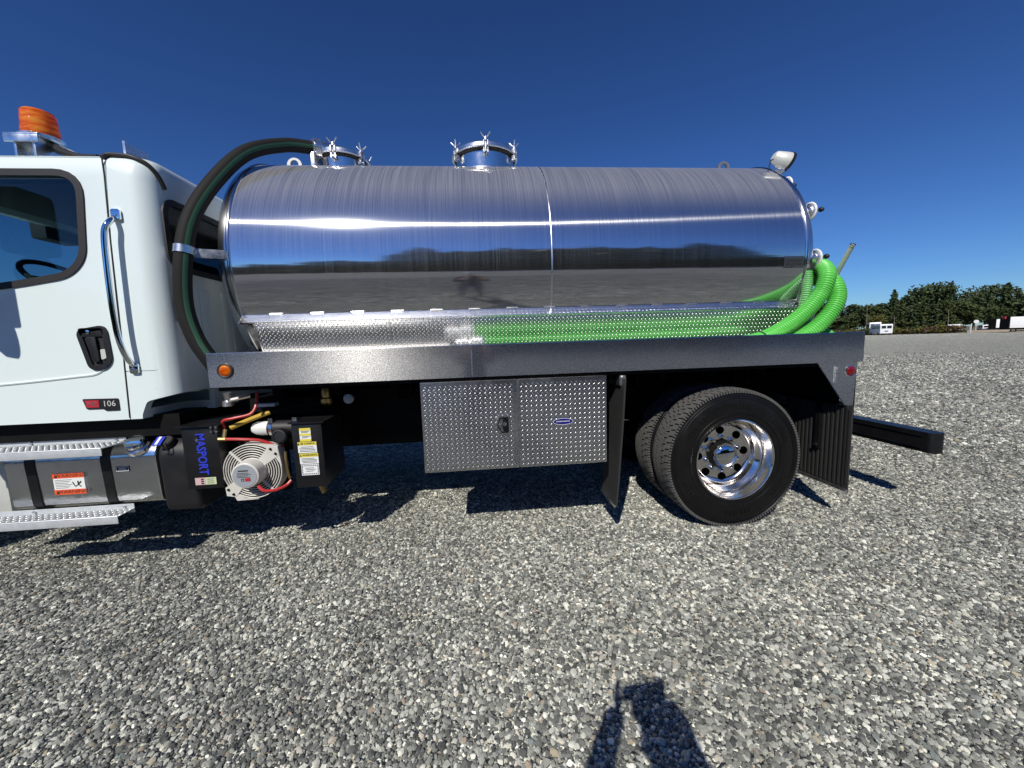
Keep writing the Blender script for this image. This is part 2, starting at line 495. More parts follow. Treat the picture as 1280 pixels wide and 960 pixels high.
def round_poly(pts, rad, n=5):
    """polygon with rounded corners; rad scalar or list"""
    out = []
    N = len(pts)
    for i in range(N):
        p = Vector(pts[i]); a = Vector(pts[i-1]); b = Vector(pts[(i+1) % N])
        r = rad[i] if hasattr(rad, '__len__') else rad
        d0 = (a-p); d1 = (b-p)
        c = min(r, d0.length*.49, d1.length*.49)
        q0 = p+d0.normalized()*c; q1 = p+d1.normalized()*c
        for k in range(n+1):
            t = k/n
            out.append(tuple((1-t)**2*q0+2*t*(1-t)*p+t*t*q1))
    return out
def offset_poly(pts, d):
    out = []
    N = len(pts)
    area = sum(pts[i][0]*pts[(i+1) % N][1]-pts[(i+1) % N][0]*pts[i][1] for i in range(N))
    sg = 1 if area > 0 else -1
    for i in range(N):
        a = Vector(pts[i-1]); b = Vector(pts[(i+1) % N])
        t = (b-a)
        if t.length < 1e-9: t = Vector((1, 0))
        t.normalize()
        nrm = Vector((t.y, -t.x))*sg
        out.append((pts[i][0]+nrm.x*d, pts[i][1]+nrm.y*d))
    return out
def catmull(pts, n=10):
    P = [Vector(p) for p in pts]
    P = [2*P[0]-P[1]]+P+[2*P[-1]-P[-2]]
    out = []
    for i in range(1, len(P)-2):
        for k in range(n):
            t = k/n
            out.append(.5*((2*P[i])+(-P[i-1]+P[i+1])*t+(2*P[i-1]-5*P[i]+4*P[i+1]-P[i+2])*t*t+(-P[i-1]+3*P[i]-3*P[i+1]+P[i+2])*t**3))
    out.append(P[-2])
    return out
def resample(pts, step):
    out = [pts[0]]; acc = 0.
    for a, b in zip(pts, pts[1:]):
        L = (b-a).length
        if L < 1e-9: continue
        d = step-acc
        while d <= L:
            out.append(a+(b-a)*(d/L)); d += step
        acc = (acc+L) % step
    return out

def root_of(o):
    while o.parent: o = o.parent
    return o
def tag(o, label=None, cat=None, group=None, kind=None):
    if label: o['label'] = label
    if cat: o['category'] = cat
    if group: o['group'] = group
    if kind: o['kind'] = kind
    return o
def thing(name, label, cat, loc=(0, 0, 0), group=None):
    o = bpy.data.objects.new(name, None)
    o.empty_display_size = .2
    COL.objects.link(o); o.location = loc
    return tag(o, label, cat, group)
def finish(me, smooth, angle=35):
    if smooth:
        me.polygons.foreach_set('use_smooth', [True]*len(me.polygons))
        me.set_sharp_from_angle(angle=R(angle))
SHIFT = None
def part(name, bm, mat, parent=None, smooth=True, bevel=0., seg=2, angle=35, label=None, kind=None, normals=True, loc=None, rot=None):
    """links bm as one mesh object. World coordinates in, unless loc is given (then bm is local)."""
    if SHIFT: bmesh.ops.translate(bm, verts=bm.verts, vec=SHIFT)
    if normals: bmesh.ops.recalc_face_normals(bm, faces=bm.faces)
    if bevel:
        ed = [e for e in bm.edges if len(e.link_faces) == 2 and e.calc_face_angle(0) > R(40)]
        bmesh.ops.bevel(bm, geom=ed, offset=bevel, segments=seg, affect='EDGES', profile=.6, clamp_overlap=True)
    me = bpy.data.meshes.new(name)
    if loc is None and parent:
        bmesh.ops.translate(bm, verts=bm.verts, vec=-Vector(root_of(parent).location))
    bm.to_mesh(me); bm.free()
    finish(me, smooth, angle)
    return link(name, me, mat, parent, label, kind, loc, rot)
def link(name, me, mat, parent=None, label=None, kind=None, loc=None, rot=None):
    o = bpy.data.objects.new(name, me)
    COL.objects.link(o)
    if mat and not me.materials: me.materials.append(MATS[mat])
    if parent: o.parent = parent
    if loc is not None: o.location = Vector(loc)-(Vector(root_of(parent).location) if parent and not parent.parent else Vector((0, 0, 0)))
    if rot is not None: o.rotation_euler = rot
    tag(o, label=label, kind=kind)
    return o
def boolean(bmA, cuts):
    """A minus/with each (op, bm)"""
    def tmp(bm):
        bmesh.ops.recalc_face_normals(bm, faces=bm.faces)
        me = bpy.data.meshes.new('tmp'); bm.to_mesh(me); bm.free()
        o = bpy.data.objects.new('tmp', me); COL.objects.link(o); return o
    A = tmp(bmA); tmps = []
    for op, b in cuts:
        B = tmp(b); tmps.append(B)
        md = A.modifiers.new('b', 'BOOLEAN'); md.operation = op; md.object = B; md.solver = 'EXACT'
    dg = bpy.context.evaluated_depsgraph_get()
    me = bpy.data.meshes.new_from_object(A.evaluated_get(dg))
    bm = bmesh.new(); bm.from_mesh(me)
    bpy.data.meshes.remove(me)
    for o in [A]+tmps:
        d = o.data; bpy.data.objects.remove(o); bpy.data.meshes.remove(d)
    return bm
def text_bm(s, size, f, thick=.0006, align='CENTER', stretch=1., bold=0.):
    """flat lettering; f maps (x,y,h) to world"""
    cu = bpy.data.curves.new('t', 'FONT'); cu.body = s; cu.size = size; cu.align_x = align; cu.align_y = 'CENTER'
    cu.extrude = thick; cu.resolution_u = 2; cu.offset = bold
    o = bpy.data.objects.new('t', cu); COL.objects.link(o)
    dg = bpy.context.evaluated_depsgraph_get()
    me = bpy.data.meshes.new_from_object(o.evaluated_get(dg))
    bm = bmesh.new(); bm.from_mesh(me)
    for v in bm.verts: v.co = Vector(f(v.co.x*stretch, v.co.y, v.co.z))
    bpy.data.objects.remove(o); bpy.data.curves.remove(cu); bpy.data.meshes.remove(me)
    return bm
def lugs(bm, o, eu, ev, n, lu, lv, pitch, L=.5, W=.16, H=.0022, du=0., dv=0.):
    """raised tread bars on a plane patch: o corner, eu/ev unit axes, n normal"""
    o = Vector(o); eu = Vector(eu); ev = Vector(ev); n = Vector(n)
    k = 0
    for s in (0, 1):
        for i in range(int(lu/pitch)+1):
            for j in range(int(lv/pitch)+1):
                a = du+(i+.5*s+.25)*pitch; b = dv+(j+.5*s+.25)*pitch
                if a > lu-pitch*.3 or b > lv-pitch*.3: continue
                c = o+eu*a+ev*b
                th = R(45) if s == 0 else R(-45)
                d = (eu*math.cos(th)+ev*math.sin(th))*pitch*L*.5
                q = (-eu*math.sin(th)+ev*math.cos(th))*pitch*W*.5
                base = [c-d, c-d*.4-q, c+d*.4-q, c+d, c+d*.4+q, c-d*.4+q]
                B = [bm.verts.new(p-n*.0004) for p in base]
                t = [bm.verts.new(c-d*.5+n*H), bm.verts.new(c+d*.5+n*H)]
                for f in ((B[0],B[1],t[0]),(B[1],B[2],t[1],t[0]),(B[2],B[3],t[1]),(B[3],B[4],t[1]),(B[4],B[5],t[0],t[1]),(B[5],B[0],t[0])):
                    bm.faces.new(f)
    return bm
def copy_tree(o, parent=None):
    c = o.copy(); COL.objects.link(c); c.parent = parent
    for ch in list(o.children): copy_tree(ch, c)
    return c

# ------------------------------------------------------------------ ground
D = 2.579           # outer face of the bed side rail
YC = 3.68           # truck centre line
def far(y): return 2*YC-y
bm = BM()
bmesh.ops.create_grid(bm, x_segments=40, y_segments=40, size=1500)
tag(part('ground', bm, 'rough_land', smooth=False), kind='structure').location.z = -.06
def lot_poly():
    pts = []
    for k in range(64):
        a = 2*PI*k/64
        r = 112+5*math.sin(3*a+.6) if math.sin(a) > -.05 else 44+3*math.sin(5*a)
        pts.append((r*math.cos(a), r*math.sin(a)))
    return pts
bm = BM()
vs = [bm.verts.new((x, y, 0)) for x, y in lot_poly()]
bm.faces.new(vs)
lot = tag(part('gravel_lot', bm, 'gravel_ground', smooth=False), kind='structure')

def gravel_stones():
    rng = np.random.default_rng(3)
    P = []; S = []
    def patch(x0, x1, y0, y1, sp, r0, r1, keep):
        nx = int((x1-x0)/sp); ny = int((y1-y0)/sp)
        gx, gy = np.meshgrid(np.arange(nx), np.arange(ny))
        x = x0+(gx+.5+(rng.random(gx.shape)-.5)*1.1+.5*(gy % 2))*sp
        y = y0+(gy+.5+(rng.random(gx.shape)-.5)*1.1)*sp
        x = x.ravel(); y = y.ravel()
        k = rng.random(x.size) < keep(x, y)
        x = x[k]; y = y[k]
        r = r0+(r1-r0)*rng.random(x.size)**2.2
        P.append(np.stack([x, y, r*(-.1+.5*rng.random(x.size))], 1)); S.append(r)
    def ed(x, y, x0, x1, y0, y1, m):
        d = np.minimum(np.minimum(x-x0, x1-x), np.minimum(y-y0, y1-y))
        return np.clip(d/m, 0, 1)
    patch(-5, 5.4, .2, 3.9, .0126, .0043, .0122, lambda x, y: ed(x, y, -5, 5.4, -.5, 3.9, .8))
    patch(-4, 4.5, .4, 2.8, .08, .010, .018, lambda x, y: .7+0*x)
    patch(2.2, 12, 2.6, 10, .027, .007, .016, lambda x, y: ed(x, y, 2.2, 12, 2.6, 10, 2.4))
    patch(4, 26, 2.0, 20, .066, .014, .03, lambda x, y: ed(x, y, 4, 26, 2.0, 20, 5))
    patch(-9, 9, -11, .3, .075, .020, .040, lambda x, y: np.clip(ed(x, y, -9, 9, -11, 1.0, 3), 0, 1))
    P = np.concatenate(P); S = np.concatenate(S); n = len(P)
    me = bpy.data.meshes.new('gravel_stones')
    me.vertices.add(n); me.vertices.foreach_set('co', P.ravel())
    a = me.attributes.new('rot', 'FLOAT_VECTOR', 'POINT')
    rot = np.stack([(rng.random(n)-.5)*1.0, (rng.random(n)-.5)*1.0, rng.random(n)*6.283], 1)
    a.data.foreach_set('vector', rot.ravel())
    a = me.attributes.new('scl', 'FLOAT_VECTOR', 'POINT')
    s3 = np.stack([S*(.85+.5*rng.random(n)), S*(.7+.35*rng.random(n)), S*(.55+.45*rng.random(n))], 1)
    a.data.foreach_set('vector', s3.ravel())
    a = me.attributes.new('idx', 'INT', 'POINT')
    a.data.foreach_set('value', rng.integers(0, 9, n).astype(np.int32))
    o = bpy.data.objects.new('gravel_stones', me); COL.objects.link(o)
    me.materials.append(MATS['pebble_stone'])
    tag(o, 'loose grey crushed gravel stones covering the lot around the truck', 'gravel', kind='stuff')
    g = bpy.data.node_groups.new('scatter', 'GeometryNodeTree')
    g.interface.new_socket('Geometry', in_out='INPUT', socket_type='NodeSocketGeometry')
    g.interface.new_socket('Geometry', in_out='OUTPUT', socket_type='NodeSocketGeometry')
    N = lambda t: g.nodes.new(t)
    gi = N('NodeGroupInput'); go = N('NodeGroupOutput')
    jn = N('GeometryNodeJoinGeometry')
    for k in range(9):
        ic = N('GeometryNodeMeshIcoSphere'); ic.inputs['Radius'].default_value = 1.0; ic.inputs['Subdivisions'].default_value = 2
        ps = N('GeometryNodeInputPosition')
        ad = N('ShaderNodeVectorMath'); ad.operation = 'ADD'; ad.inputs[1].default_value = (k*7.3, k*3.1, k*5.7)
        nz = N('ShaderNodeTexNoise'); nz.inputs['Scale'].default_value = .75+.08*k; nz.inputs['Detail'].default_value = 1.5
        sb = N('ShaderNodeVectorMath'); sb.operation = 'SUBTRACT'; sb.inputs[1].default_value = (.5, .5, .5)
        ml = N('ShaderNodeVectorMath'); ml.operation = 'SCALE'; ml.inputs['Scale'].default_value = 1.5
        sp = N('GeometryNodeSetPosition')
        g.links.new(ps.outputs[0], ad.inputs[0]); g.links.new(ad.outputs[0], nz.inputs['Vector'])
        g.links.new(nz.outputs['Color'], sb.inputs[0]); g.links.new(sb.outputs[0], ml.inputs[0])
        g.links.new(ic.outputs['Mesh'], sp.inputs['Geometry']); g.links.new(ml.outputs[0], sp.inputs['Offset'])
        sm = N('GeometryNodeSetMaterial'); sm.inputs['Material'].default_value = MATS['pebble_stone']
        g.links.new(sp.outputs[0], sm.inputs[0])
        ti = N('GeometryNodeGeometryToInstance')
        g.links.new(sm.outputs[0], ti.inputs[0]); g.links.new(ti.outputs[0], jn.inputs[0])
    def attr(nm, ty):
        a = N('GeometryNodeInputNamedAttribute'); a.data_type = ty; a.inputs['Name'].default_value = nm
        return a.outputs['Attribute']
    ip = N('GeometryNodeInstanceOnPoints'); ip.inputs['Pick Instance'].default_value = True
    e2r = N('FunctionNodeEulerToRotation')
    g.links.new(attr('rot', 'FLOAT_VECTOR'), e2r.inputs[0])
    g.links.new(gi.outputs[0], ip.inputs['Points']); g.links.new(jn.outputs[0], ip.inputs['Instance'])
    g.links.new(attr('idx', 'INT'), ip.inputs['Instance Index'])
    g.links.new(e2r.outputs[0], ip.inputs['Rotation'])
    g.links.new(attr('scl', 'FLOAT_VECTOR'), ip.inputs['Scale'])
    g.links.new(ip.outputs[0], go.inputs[0])
    md = o.modifiers.new('scatter', 'NODES'); md.node_group = g
gravel_stones()

# ------------------------------------------------------------------ the truck
truck = thing('tank_truck', 'white vacuum truck with polished aluminium tank parked on grey gravel', 'truck', (0.4, YC, 0))

# --- chassis
def chassis():
    bm = BM()
    for y in (YC-.43, YC+.43):
        s = 1 if y < YC else -1
        box(bm, -4.6, 2.95, y, y+.012*s, .76, 1.03)
        box(bm, -4.6, 2.95, y, y+.09*s, .745, .76)
        box(bm, -4.6, 2.95, y, y+.09*s, 1.03, 1.045)
    for x in (-4.3, -3.2, -1.0, .3, 1.2, 2.4, 2.85):
        box(bm, x, x+.08, YC-.42, YC+.42, .8, 1.0)
    fr = part('chassis_frame', bm, 'chassis_black', truck, smooth=False)
    bm = BM()
    cyl(bm, (1.865, 2.9, .52), (1.865, far(2.9), .52), .075, seg=20)
    lathe(bm, (1.865, YC, .52), (1, 0, 0), [(0, -.30), (.09, -.28), (.12, -.15), (.24, -.05), (.25, .06), (.2, .16), (0, .2)], 24)
    part('rear_axle', bm, 'chassis_black', fr)
    bm = BM(); cyl(bm, (1.6, YC, .56), (-2.2, YC, .72), .05, seg=16)
    part('drive_shaft', bm, 'chassis_black', fr)
    for s in (-1, 1):
        bm = BM()
        y = YC+s*.52
        for k in range(6):
            L = .85-.11*k
            pts = [(1.865-L, y, .80+.03*k*0+.0-.018*k), (1.865, y, .66-.018*k), (1.865+L, y, .80-.018*k)]
            for a, b in zip(catmull(pts, 8), catmull(pts, 8)[1:]):
                c = (a+b)/2; d = b-a
                M = Matrix.Rotation(-math.atan2(d.z, d.x), 3, 'Y')
                obox(bm, c, (d.length, .075, .014), M)
        part('leaf_spring', bm, 'chassis_black', fr, smooth=False)
    bm = BM()
    cyl(bm, (-.3, YC-.35, .70), (.45, YC-.35, .70), .14, seg=28)
    part('air_tank', bm, 'chassis_black', fr)
    bm = BM()
    cyl(bm, (-3.1, YC+.3, .6), (-1.5, YC+.3, .6), .1, seg=20)
    box(bm, -3.6, -2.2, YC-.4, YC+.4, .55, 1.0)
    part('transmission', bm, 'chassis_black', fr, smooth=False)
    # dark cab underside and inner fender behind the step tank
    bm = BM()
    box(bm, -3.5, -1.98, 2.70, far(2.70), .90, 1.04)
    part('cab_underfloor', bm, 'chassis_black', fr, smooth=False)
chassis()

# --- bed
def bed():
    bm = BM()
    box(bm, -1.66, 2.80, D+.034, far(D+.034), 1.185, 1.215)
    for x in np.arange(-1.5, 2.8, .42):
        box(bm, x, x+.06, D+.36, far(D+.36), 1.09, 1.185)
    for y in (YC-.40, YC+.40):
        box(bm, -1.66, 2.80, y-.05, y+.05, 1.045, 1.09)
    fl = part('bed_floor', bm, 'chassis_black', truck, smooth=False)
    bm = BM(); box(bm, -1.66, 2.79, D+.044, 2.97, 1.2152, 1.300)
    part('tray_floor', bm, 'tray_metal', fl, smooth=False)
    for s in (0, 1):
        f = (lambda y: y) if s == 0 else far
        bm = BM()
        prof = [(D, 1.213), (D, 1.425), (D+.004, 1.430), (D+.040, 1.430), (D+.040, 1.418), (D+.012, 1.416), (D+.012, 1.225), (D+.04, 1.225), (D+.04, 1.213)]
        prism(bm, [(f(a), b) for a, b in prof], YZ, -1.69, 2.82)
        rl = part('side_rail', bm, 'rail_steel', truck, smooth=False, label='polished stainless steel side rail of the bed' if s == 0 else None)
        if s == 0:
            bm = BM()
            tube(bm, [(-.037, D-.001, z) for z in np.linspace(1.214, 1.428, 9)], [.0035+.0012*random.random() for _ in range(9)], 6)
            part('weld_seam', bm, 'bare_aluminium', rl)
            bm = BM(); torus(bm, (-1.585, D-.004, 1.318), (0, 1, 0), .041, .008, 32, 8)
            am = part('marker_light', bm, 'rubber_seal', rl, label='round amber marker lamp in a black grommet')
            bm = BM(); lathe(bm, (-1.585, D-.004, 1.318), (0, -1, 0), [(.037, -.004), (.036, .004), (.030, .010), (.018, .013), (0, .014)], 28)
            lens = part('marker_lens', bm, 'amber_lens', rl)
    bm = BM()
    box(bm, 2.80, 2.825, D+.042, far(D+.042), 1.213, 1.40)
    part('rear_rail', bm, 'rail_steel', truck, smooth=False)
    # tail plate with stop lamp
    bm = BM()
    prism(bm, [(2.478, 1.2115), (2.797, 1.2115), (2.782, .885), (2.720, .885)], XZ, 2.60, 2.612)
    tp = part('tail_plate', bm, 'rail_steel', truck, smooth=False)
    bm = BM(); torus(bm, (2.744, 2.597, 1.143), (0, 1, 0), .040, .006, 32, 8)
    part('lamp_bezel', bm, 'chrome', tp)
    bm = BM(); lathe(bm, (2.744, 2.597, 1.143), (0, -1, 0), [(.037, -.003), (.036, .004), (.028, .011), (0, .015)], 28)
    part('stop_lamp', bm, 'red_lens', tp, label='round dark red lamp')
    bm = BM()
    for k in range(7):
        torus(bm, (2.628, 2.596, 1.068+.017*k), (0, 1, .4), .009, .003, 12, 6)
    part('hook_slot', bm, 'bare_aluminium', tp)
    # brackets under the bed
    for x in (-.62, 1.13, 2.06):
        bm = BM()
        for dx in (0, .11):
            box(bm, x+dx, x+dx+.012, D+.34, D+.40, 1.05, 1.20)
        box(bm, x-.02, x+.14, D+.34, D+.40, 1.036, 1.049)
        for dx in (.02, .10):
            cyl(bm, (x+dx, D+.37, 1.20), (x+dx, D+.37, .98), .008, seg=8)
        part('bed_bracket', bm, 'chassis_black', fl, smooth=False)
bed()

# --- polished tank
TZ, TR, XF, XR = 2.044, .896, -1.605, 2.511
def tank():
    bm = BM()
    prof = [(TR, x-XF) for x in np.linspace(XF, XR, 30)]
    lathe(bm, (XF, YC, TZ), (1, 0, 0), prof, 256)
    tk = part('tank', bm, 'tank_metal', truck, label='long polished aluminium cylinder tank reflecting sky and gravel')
    for end, s in ((XF, -1), (XR, 1)):
        bm = BM()
        prof = [(TR-.006, -.01), (TR+.008, -.004), (TR+.010, .006), (TR+.004, .014), (TR-.002, .02)]
        kn = .085
        for k in range(0, 9):
            a = PI/2*k/9
            prof.append((TR-.004-kn*(1-math.cos(a)), .02+kn*math.sin(a)))
        for k in range(1, 13):
            t = k/12
            prof.append(((TR-.004-kn)*(1-t), .02+kn+.10*(1-(1-t)**2)))
        prof[-1] = (0, prof[-1][1])
        lathe(bm, (end, YC, TZ), (s, 0, 0), prof, 128)
        hd = part('tank_head', bm, 'head_metal', tk, angle=60)
    bm = BM()
    lathe(bm, (.562, YC, TZ), (1, 0, 0), [(TR-.002, -.007), (TR+.0035, -.004), (TR+.005, 0), (TR+.0035, .004), (TR-.002, .007)], 192)
    part('weld_bead', bm, 'bare_aluminium', tk)
    # data plate near the rear end
    bm = BM()
    a0, a1 = 3.205, 3.135
    for (xa, xb) in ((2.335, 2.495),):
        pass
    for k in range(6):
        z0 = 1.925+.0145*k; z1 = z0+.0145
        y0 = YC-math.sqrt((TR+.0015)**2-(z0-TZ)**2); y1 = YC-math.sqrt((TR+.0015)**2-(z1-TZ)**2)
        quadface(bm, [bm.verts.new(p) for p in ((2.335, y0, z0), (2.495, y0, z0), (2.495, y1, z1), (2.335, y1, z1))])
    bmesh.ops.remove_doubles(bm, verts=bm.verts, dist=1e-5)
    part('data_plate', bm, 'label_grey', tk)
    bm = BM()
    for (xa, xb, za, zb) in ((2.352, 2.478, 1.976, 1.992), (2.352, 2.40, 1.948, 1.962), (2.41, 2.425, 1.944, 1.966), (2.432, 2.478, 1.950, 1.964), (2.35, 2.37, 1.930, 1.938), (2.385, 2.41, 1.930, 1.938)):
        y0 = YC-math.sqrt((TR+.0025)**2-((za+zb)/2-TZ)**2)
        box(bm, xa, xb, y0-.0006, y0+.0006, za, zb)
    part('plate_print', bm, 'ink_black', tk, smooth=False)
    # hatches on top
    def hatch(x, r, h, ncl, name_label):
        z0 = TZ+math.sqrt(TR*TR-r*r)-.012
        zt = TZ+TR+h
        bm = BM()
        lathe(bm, (x, YC, z0), (0, 0, 1), [(r, 0), (r, zt-z0), (r-.012, zt-z0), (r-.012, 0)], 64)
        hb = part('hatch', bm, 'polished_wheel', truck, label=name_label)
        bm = BM()
        lathe(bm, (x, YC, zt), (0, 0, 1), [(0, .0), (r+.03, .0), (r+.038, .008), (r+.038, .034), (r+.03, .042), (r+.005, .045), (r*.6, .064), (0, .072)], 64)
        part('lid', bm, 'bare_aluminium', hb)
        bm = BM()
        torus(bm, (x, YC, zt-.006), (0, 0, 1), r+.012, .008, 64, 6)
        part('gasket', bm, 'rubber_seal', hb)
        # clamp: swing bolt with a three pronged hand nut, built once and copied round
        bm = BM()
        for dx in (-.022, .022):
            box(bm, dx-.006, dx+.006, -.03, .02, -.075, -.02)
        for dx in (-.022, .022):
            box(bm, dx-.006, dx+.006, -.035, .015, .0, .055)
        cyl(bm, (0, -.012, -.06), (0, -.012, .095), .009, seg=10)
        cyl(bm, (-.035, -.012, -.05), (.035, -.012, -.05), .009, seg=10)
        lathe(bm, (0, -.012, .056), (0, 0, 1), [(.0, 0), (.024, 0), (.024, .012), (.014, .022), (.012, .04), (0, .042)], 14)
        for a in (90, 210, 330):
            ca, sa = math.cos(R(a)), math.sin(R(a))
            tube(bm, [(0, -.012, .085), (.03*ca, -.012+.03*sa, .10), (.062*ca, -.012+.062*sa, .135)], [.010, .008, .007], 8)
        bmesh.ops.recalc_face_normals(bm, faces=bm.faces)
        me = bpy.data.meshes.new('clamp'); bm.to_mesh(me); bm.free(); finish(me, True)
        me.materials.append(MATS['cast_aluminium'])
        for k in range(ncl):
            a = -PI/2+2*PI*k/ncl
            p = Vector((x+(r+.028)*math.cos(a), YC+(r+.028)*math.sin(a), zt))
            c = link('clamp', me, None, hb)
            c.location = p-Vector(truck.location); c.rotation_euler = (0, 0, a+PI/2); c.scale = (.72, .72, .72)
        # reinforcing weld skirt
        bm = BM()
        pts = []
        for k in range(65):
            a = 2*PI*k/64
            xx = x+(r+.004)*math.cos(a); yy = YC+(r+.004)*math.sin(a)
            pts.append((xx, yy, TZ+math.sqrt(TR*TR-(yy-YC)**2)+.002))
        tube(bm, pts, .010, 6, cap=False)
        part('collar_weld', bm, 'bare_aluminium', hb)
        return hb
    h1 = hatch(-1.10, .185, .095, 6, 'small round tank hatch beside the black hose elbow')
    h2 = hatch(.145, .255, .118, 6, 'large round clamped manway hatch mid tank')
    # elbow joining the black hose to the front hatch
    bm = BM()
    tube(bm, catmull([(-1.285, 3.50, 3.080), (-1.20, 3.56, 3.088), (-1.12, 3.62, 3.090)], 6), .062, 20)
    lathe(bm, (-1.275, 3.507, 3.081), (-.085, -.06, -.012), [(.066, -.06), (.072, -.058), (.072, .0), (.066, .002)], 24)
    part('hose_elbow', bm, 'bare_aluminium', h1)
    bm = BM()
    box(bm, -1.285, -1.255, 3.46, 3.54, 2.90, 3.03)
    tube(bm, [(-1.27, 3.50, 2.9), (-1.27, 3.50, 3.03)], .018, 8)
    part('elbow_stay', bm, 'cast_aluminium', h1, bevel=.004)
    # lifting eyes
    for x in (-1.50, 2.415):
        bm = BM()
        outer = [(x+.062*math.cos(t), 3.012+.062*math.sin(t)) for t in np.linspace(0, PI, 17)]+[(x-.062, 2.92), (x+.062, 2.92)]
        inner = [(x+.034*math.cos(t), 3.022+.034*math.sin(t)) for t in np.linspace(0, PI, 17)]+[(x-.032, 2.985), (x+.032, 2.985)]
        ringprism(bm, outer, inner, XZ, YC-.012, YC+.012)
        part('lifting_eye', bm, 'dull_metal', tk)
    # work lamp over the rear head
    wl_bm = BM()
    o = Vector((2.60, 3.17, 2.865)); ax = Vector((.80, -.05, -.36)).normalized()
    lathe(wl_bm, o, ax, [(0, -.085), (.03, -.083), (.045, -.07), (.066, .0), (.074, .035), (.074, .04)], 32)
    wl = part('work_lamp', wl_bm, 'lamp_housing', truck, label='round cream work lamp on the rear tank rim')
    bm = BM(); lathe(bm, o, ax, [(.074, .036), (.080, .038), (.080, .058), (.070, .062), (0, .064)], 32)
    part('lamp_face', bm, 'black_plastic', wl)
    bm = BM()
    cyl(bm, (2.565, 3.17, 2.77), (2.585, 3.17, 2.82), .014, seg=10)
    box(bm, 2.54, 2.60, 3.14, 3.20, 2.765, 2.785)
    part('lamp_stem', bm, 'cast_aluminium', wl)
    bm = BM(); tube(bm, catmull([(2.525, 3.17, 2.875), (2.48, 3.15, 2.85), (2.45, 3.13, 2.78)], 6), .005, 6)
    part('lamp_cable', bm, 'rubber_seal', wl)
    # sight glasses on the rear head
    for (y, z, xx, knob) in ((2.93, 2.375, 2.60, (.07, -.03, .01)), (2.86, 2.005, 2.60, (.07, -.03, .01)), (3.16, 2.655, 2.585, (.05, -.02, .0))):
        bm = BM()
        lathe(bm, (xx-.06, y, z), (1, 0, 0), [(.05, 0), (.05, .085), (.058, .088), (.06, .10), (.054, .104), (.046, .104), (.044, .096)], 36)
        sg = part('sight_port', bm, 'bare_aluminium', truck)
        bm = BM(); torus(bm, (xx+.046, y, z), (1, 0, 0), .066, .0075, 36, 8)
        part('port_ring', bm, 'white_plastic', sg)
        bm = BM(); lathe(bm, (xx-.06, y, z), (1, 0, 0), [(.047, .098), (.04, .104), (.02, .110), (0, .112)], 28)
        part('port_glass', bm, 'sight_glass', sg)
        bm = BM()
        c = Vector((xx+.05, y, z))+Vector(knob)
        cyl(bm, (xx+.03, y-.02, z), c, .006, seg=8)
        lathe(bm, c-Vector((.02, 0, 0)), (1, 0, 0), [(0, 0), (.014, .005), (.02, .02), (.014, .035), (0, .04)], 16)
        part('port_knob', bm, 'black_plastic', sg)
tank()

# --- hose tray wall (tread plate skirt between tank and rail)
def tray():
    y1, z1 = 2.792, 1.632      # bend
    y2, z2 = 2.853, 1.683      # against the tank
    y0, z0 = 2.935, 1.290      # foot
    xa, xb = -1.50, 2.47
    bm = BM()
    quad = [(y0, z0), (y1, z1), (y1+.012, z1-.004), (y0+.012, z0)]
    prism(bm, quad, YZ, xa, xb)
    tw = part('tray_wall', bm, 'tread_plate', truck, smooth=False)
    bm = BM()
    prism(bm, [(y1-.003, z1-.004), (y2, z2), (y2+.004, z2-.012), (y1+.009, z1-.014)], YZ, -1.60, 2.505)
    box(bm, -1.60, -1.595, y1-.004, y2, z1-.012, z1+.002)
    lip = part('tray_lip', bm, 'tread_plate', truck, smooth=False)
    ev = Vector((0, y1-y0, z1-z0)); L = ev.length; ev.normalize()
    n = Vector((0, -(z1-z0), (y1-y0))).normalized()
    bm = BM(); lugs(bm, (xa, y0, z0), (1, 0, 0), ev, n, xb-xa, L, .030, L=.66, W=.24, H=.0056)
    part('tread_bars', bm, 'tread_bar', tw, angle=180, kind='stuff', normals=False)
    ev = Vector((0, y2-y1, z2-z1)); L = ev.length; ev.normalize()
    n = Vector((0, -(z2-z1), (y2-y1))).normalized()
    bm = BM(); lugs(bm, (-1.60, y1-.003, z1-.003), (1, 0, 0), ev, n, 4.1, L, .030, L=.66, W=.20, H=.0016)
    part('tread_bars', bm, 'tread_plate', lip, angle=180, kind='stuff', normals=False)
    # end gussets
    for x in (-1.50, 2.47):
        s = -1 if x < 0 else 1
        bm = BM()
        prism(bm, [(y0+.02, z0), (2.80, z1-.015), (2.93, z1-.015), (2.97, z0)], YZ, x+s*.002, x+s*.012)
        part('tray_gusset', bm, 'bare_aluminium', tw, smooth=False)
    # hinge tabs along the lip and a seam strip
    for k in range(15):
        x = -1.42+.275*k
        bm = BM(); tube(bm, [(x, y2-.006, z2+.002), (x+.085, y2-.006, z2+.002)], .0038, 8)
        part('hinge', bm, 'bare_aluminium', lip)
    bm = BM()
    prism(bm, [(y0-.003, z0), (y1-.004, z1-.006), (y1+.001, z1-.006), (y0+.002, z0)], YZ, -.612, -.600)
    part('tray_seam', bm, 'bare_aluminium', tw, smooth=False)
tray()

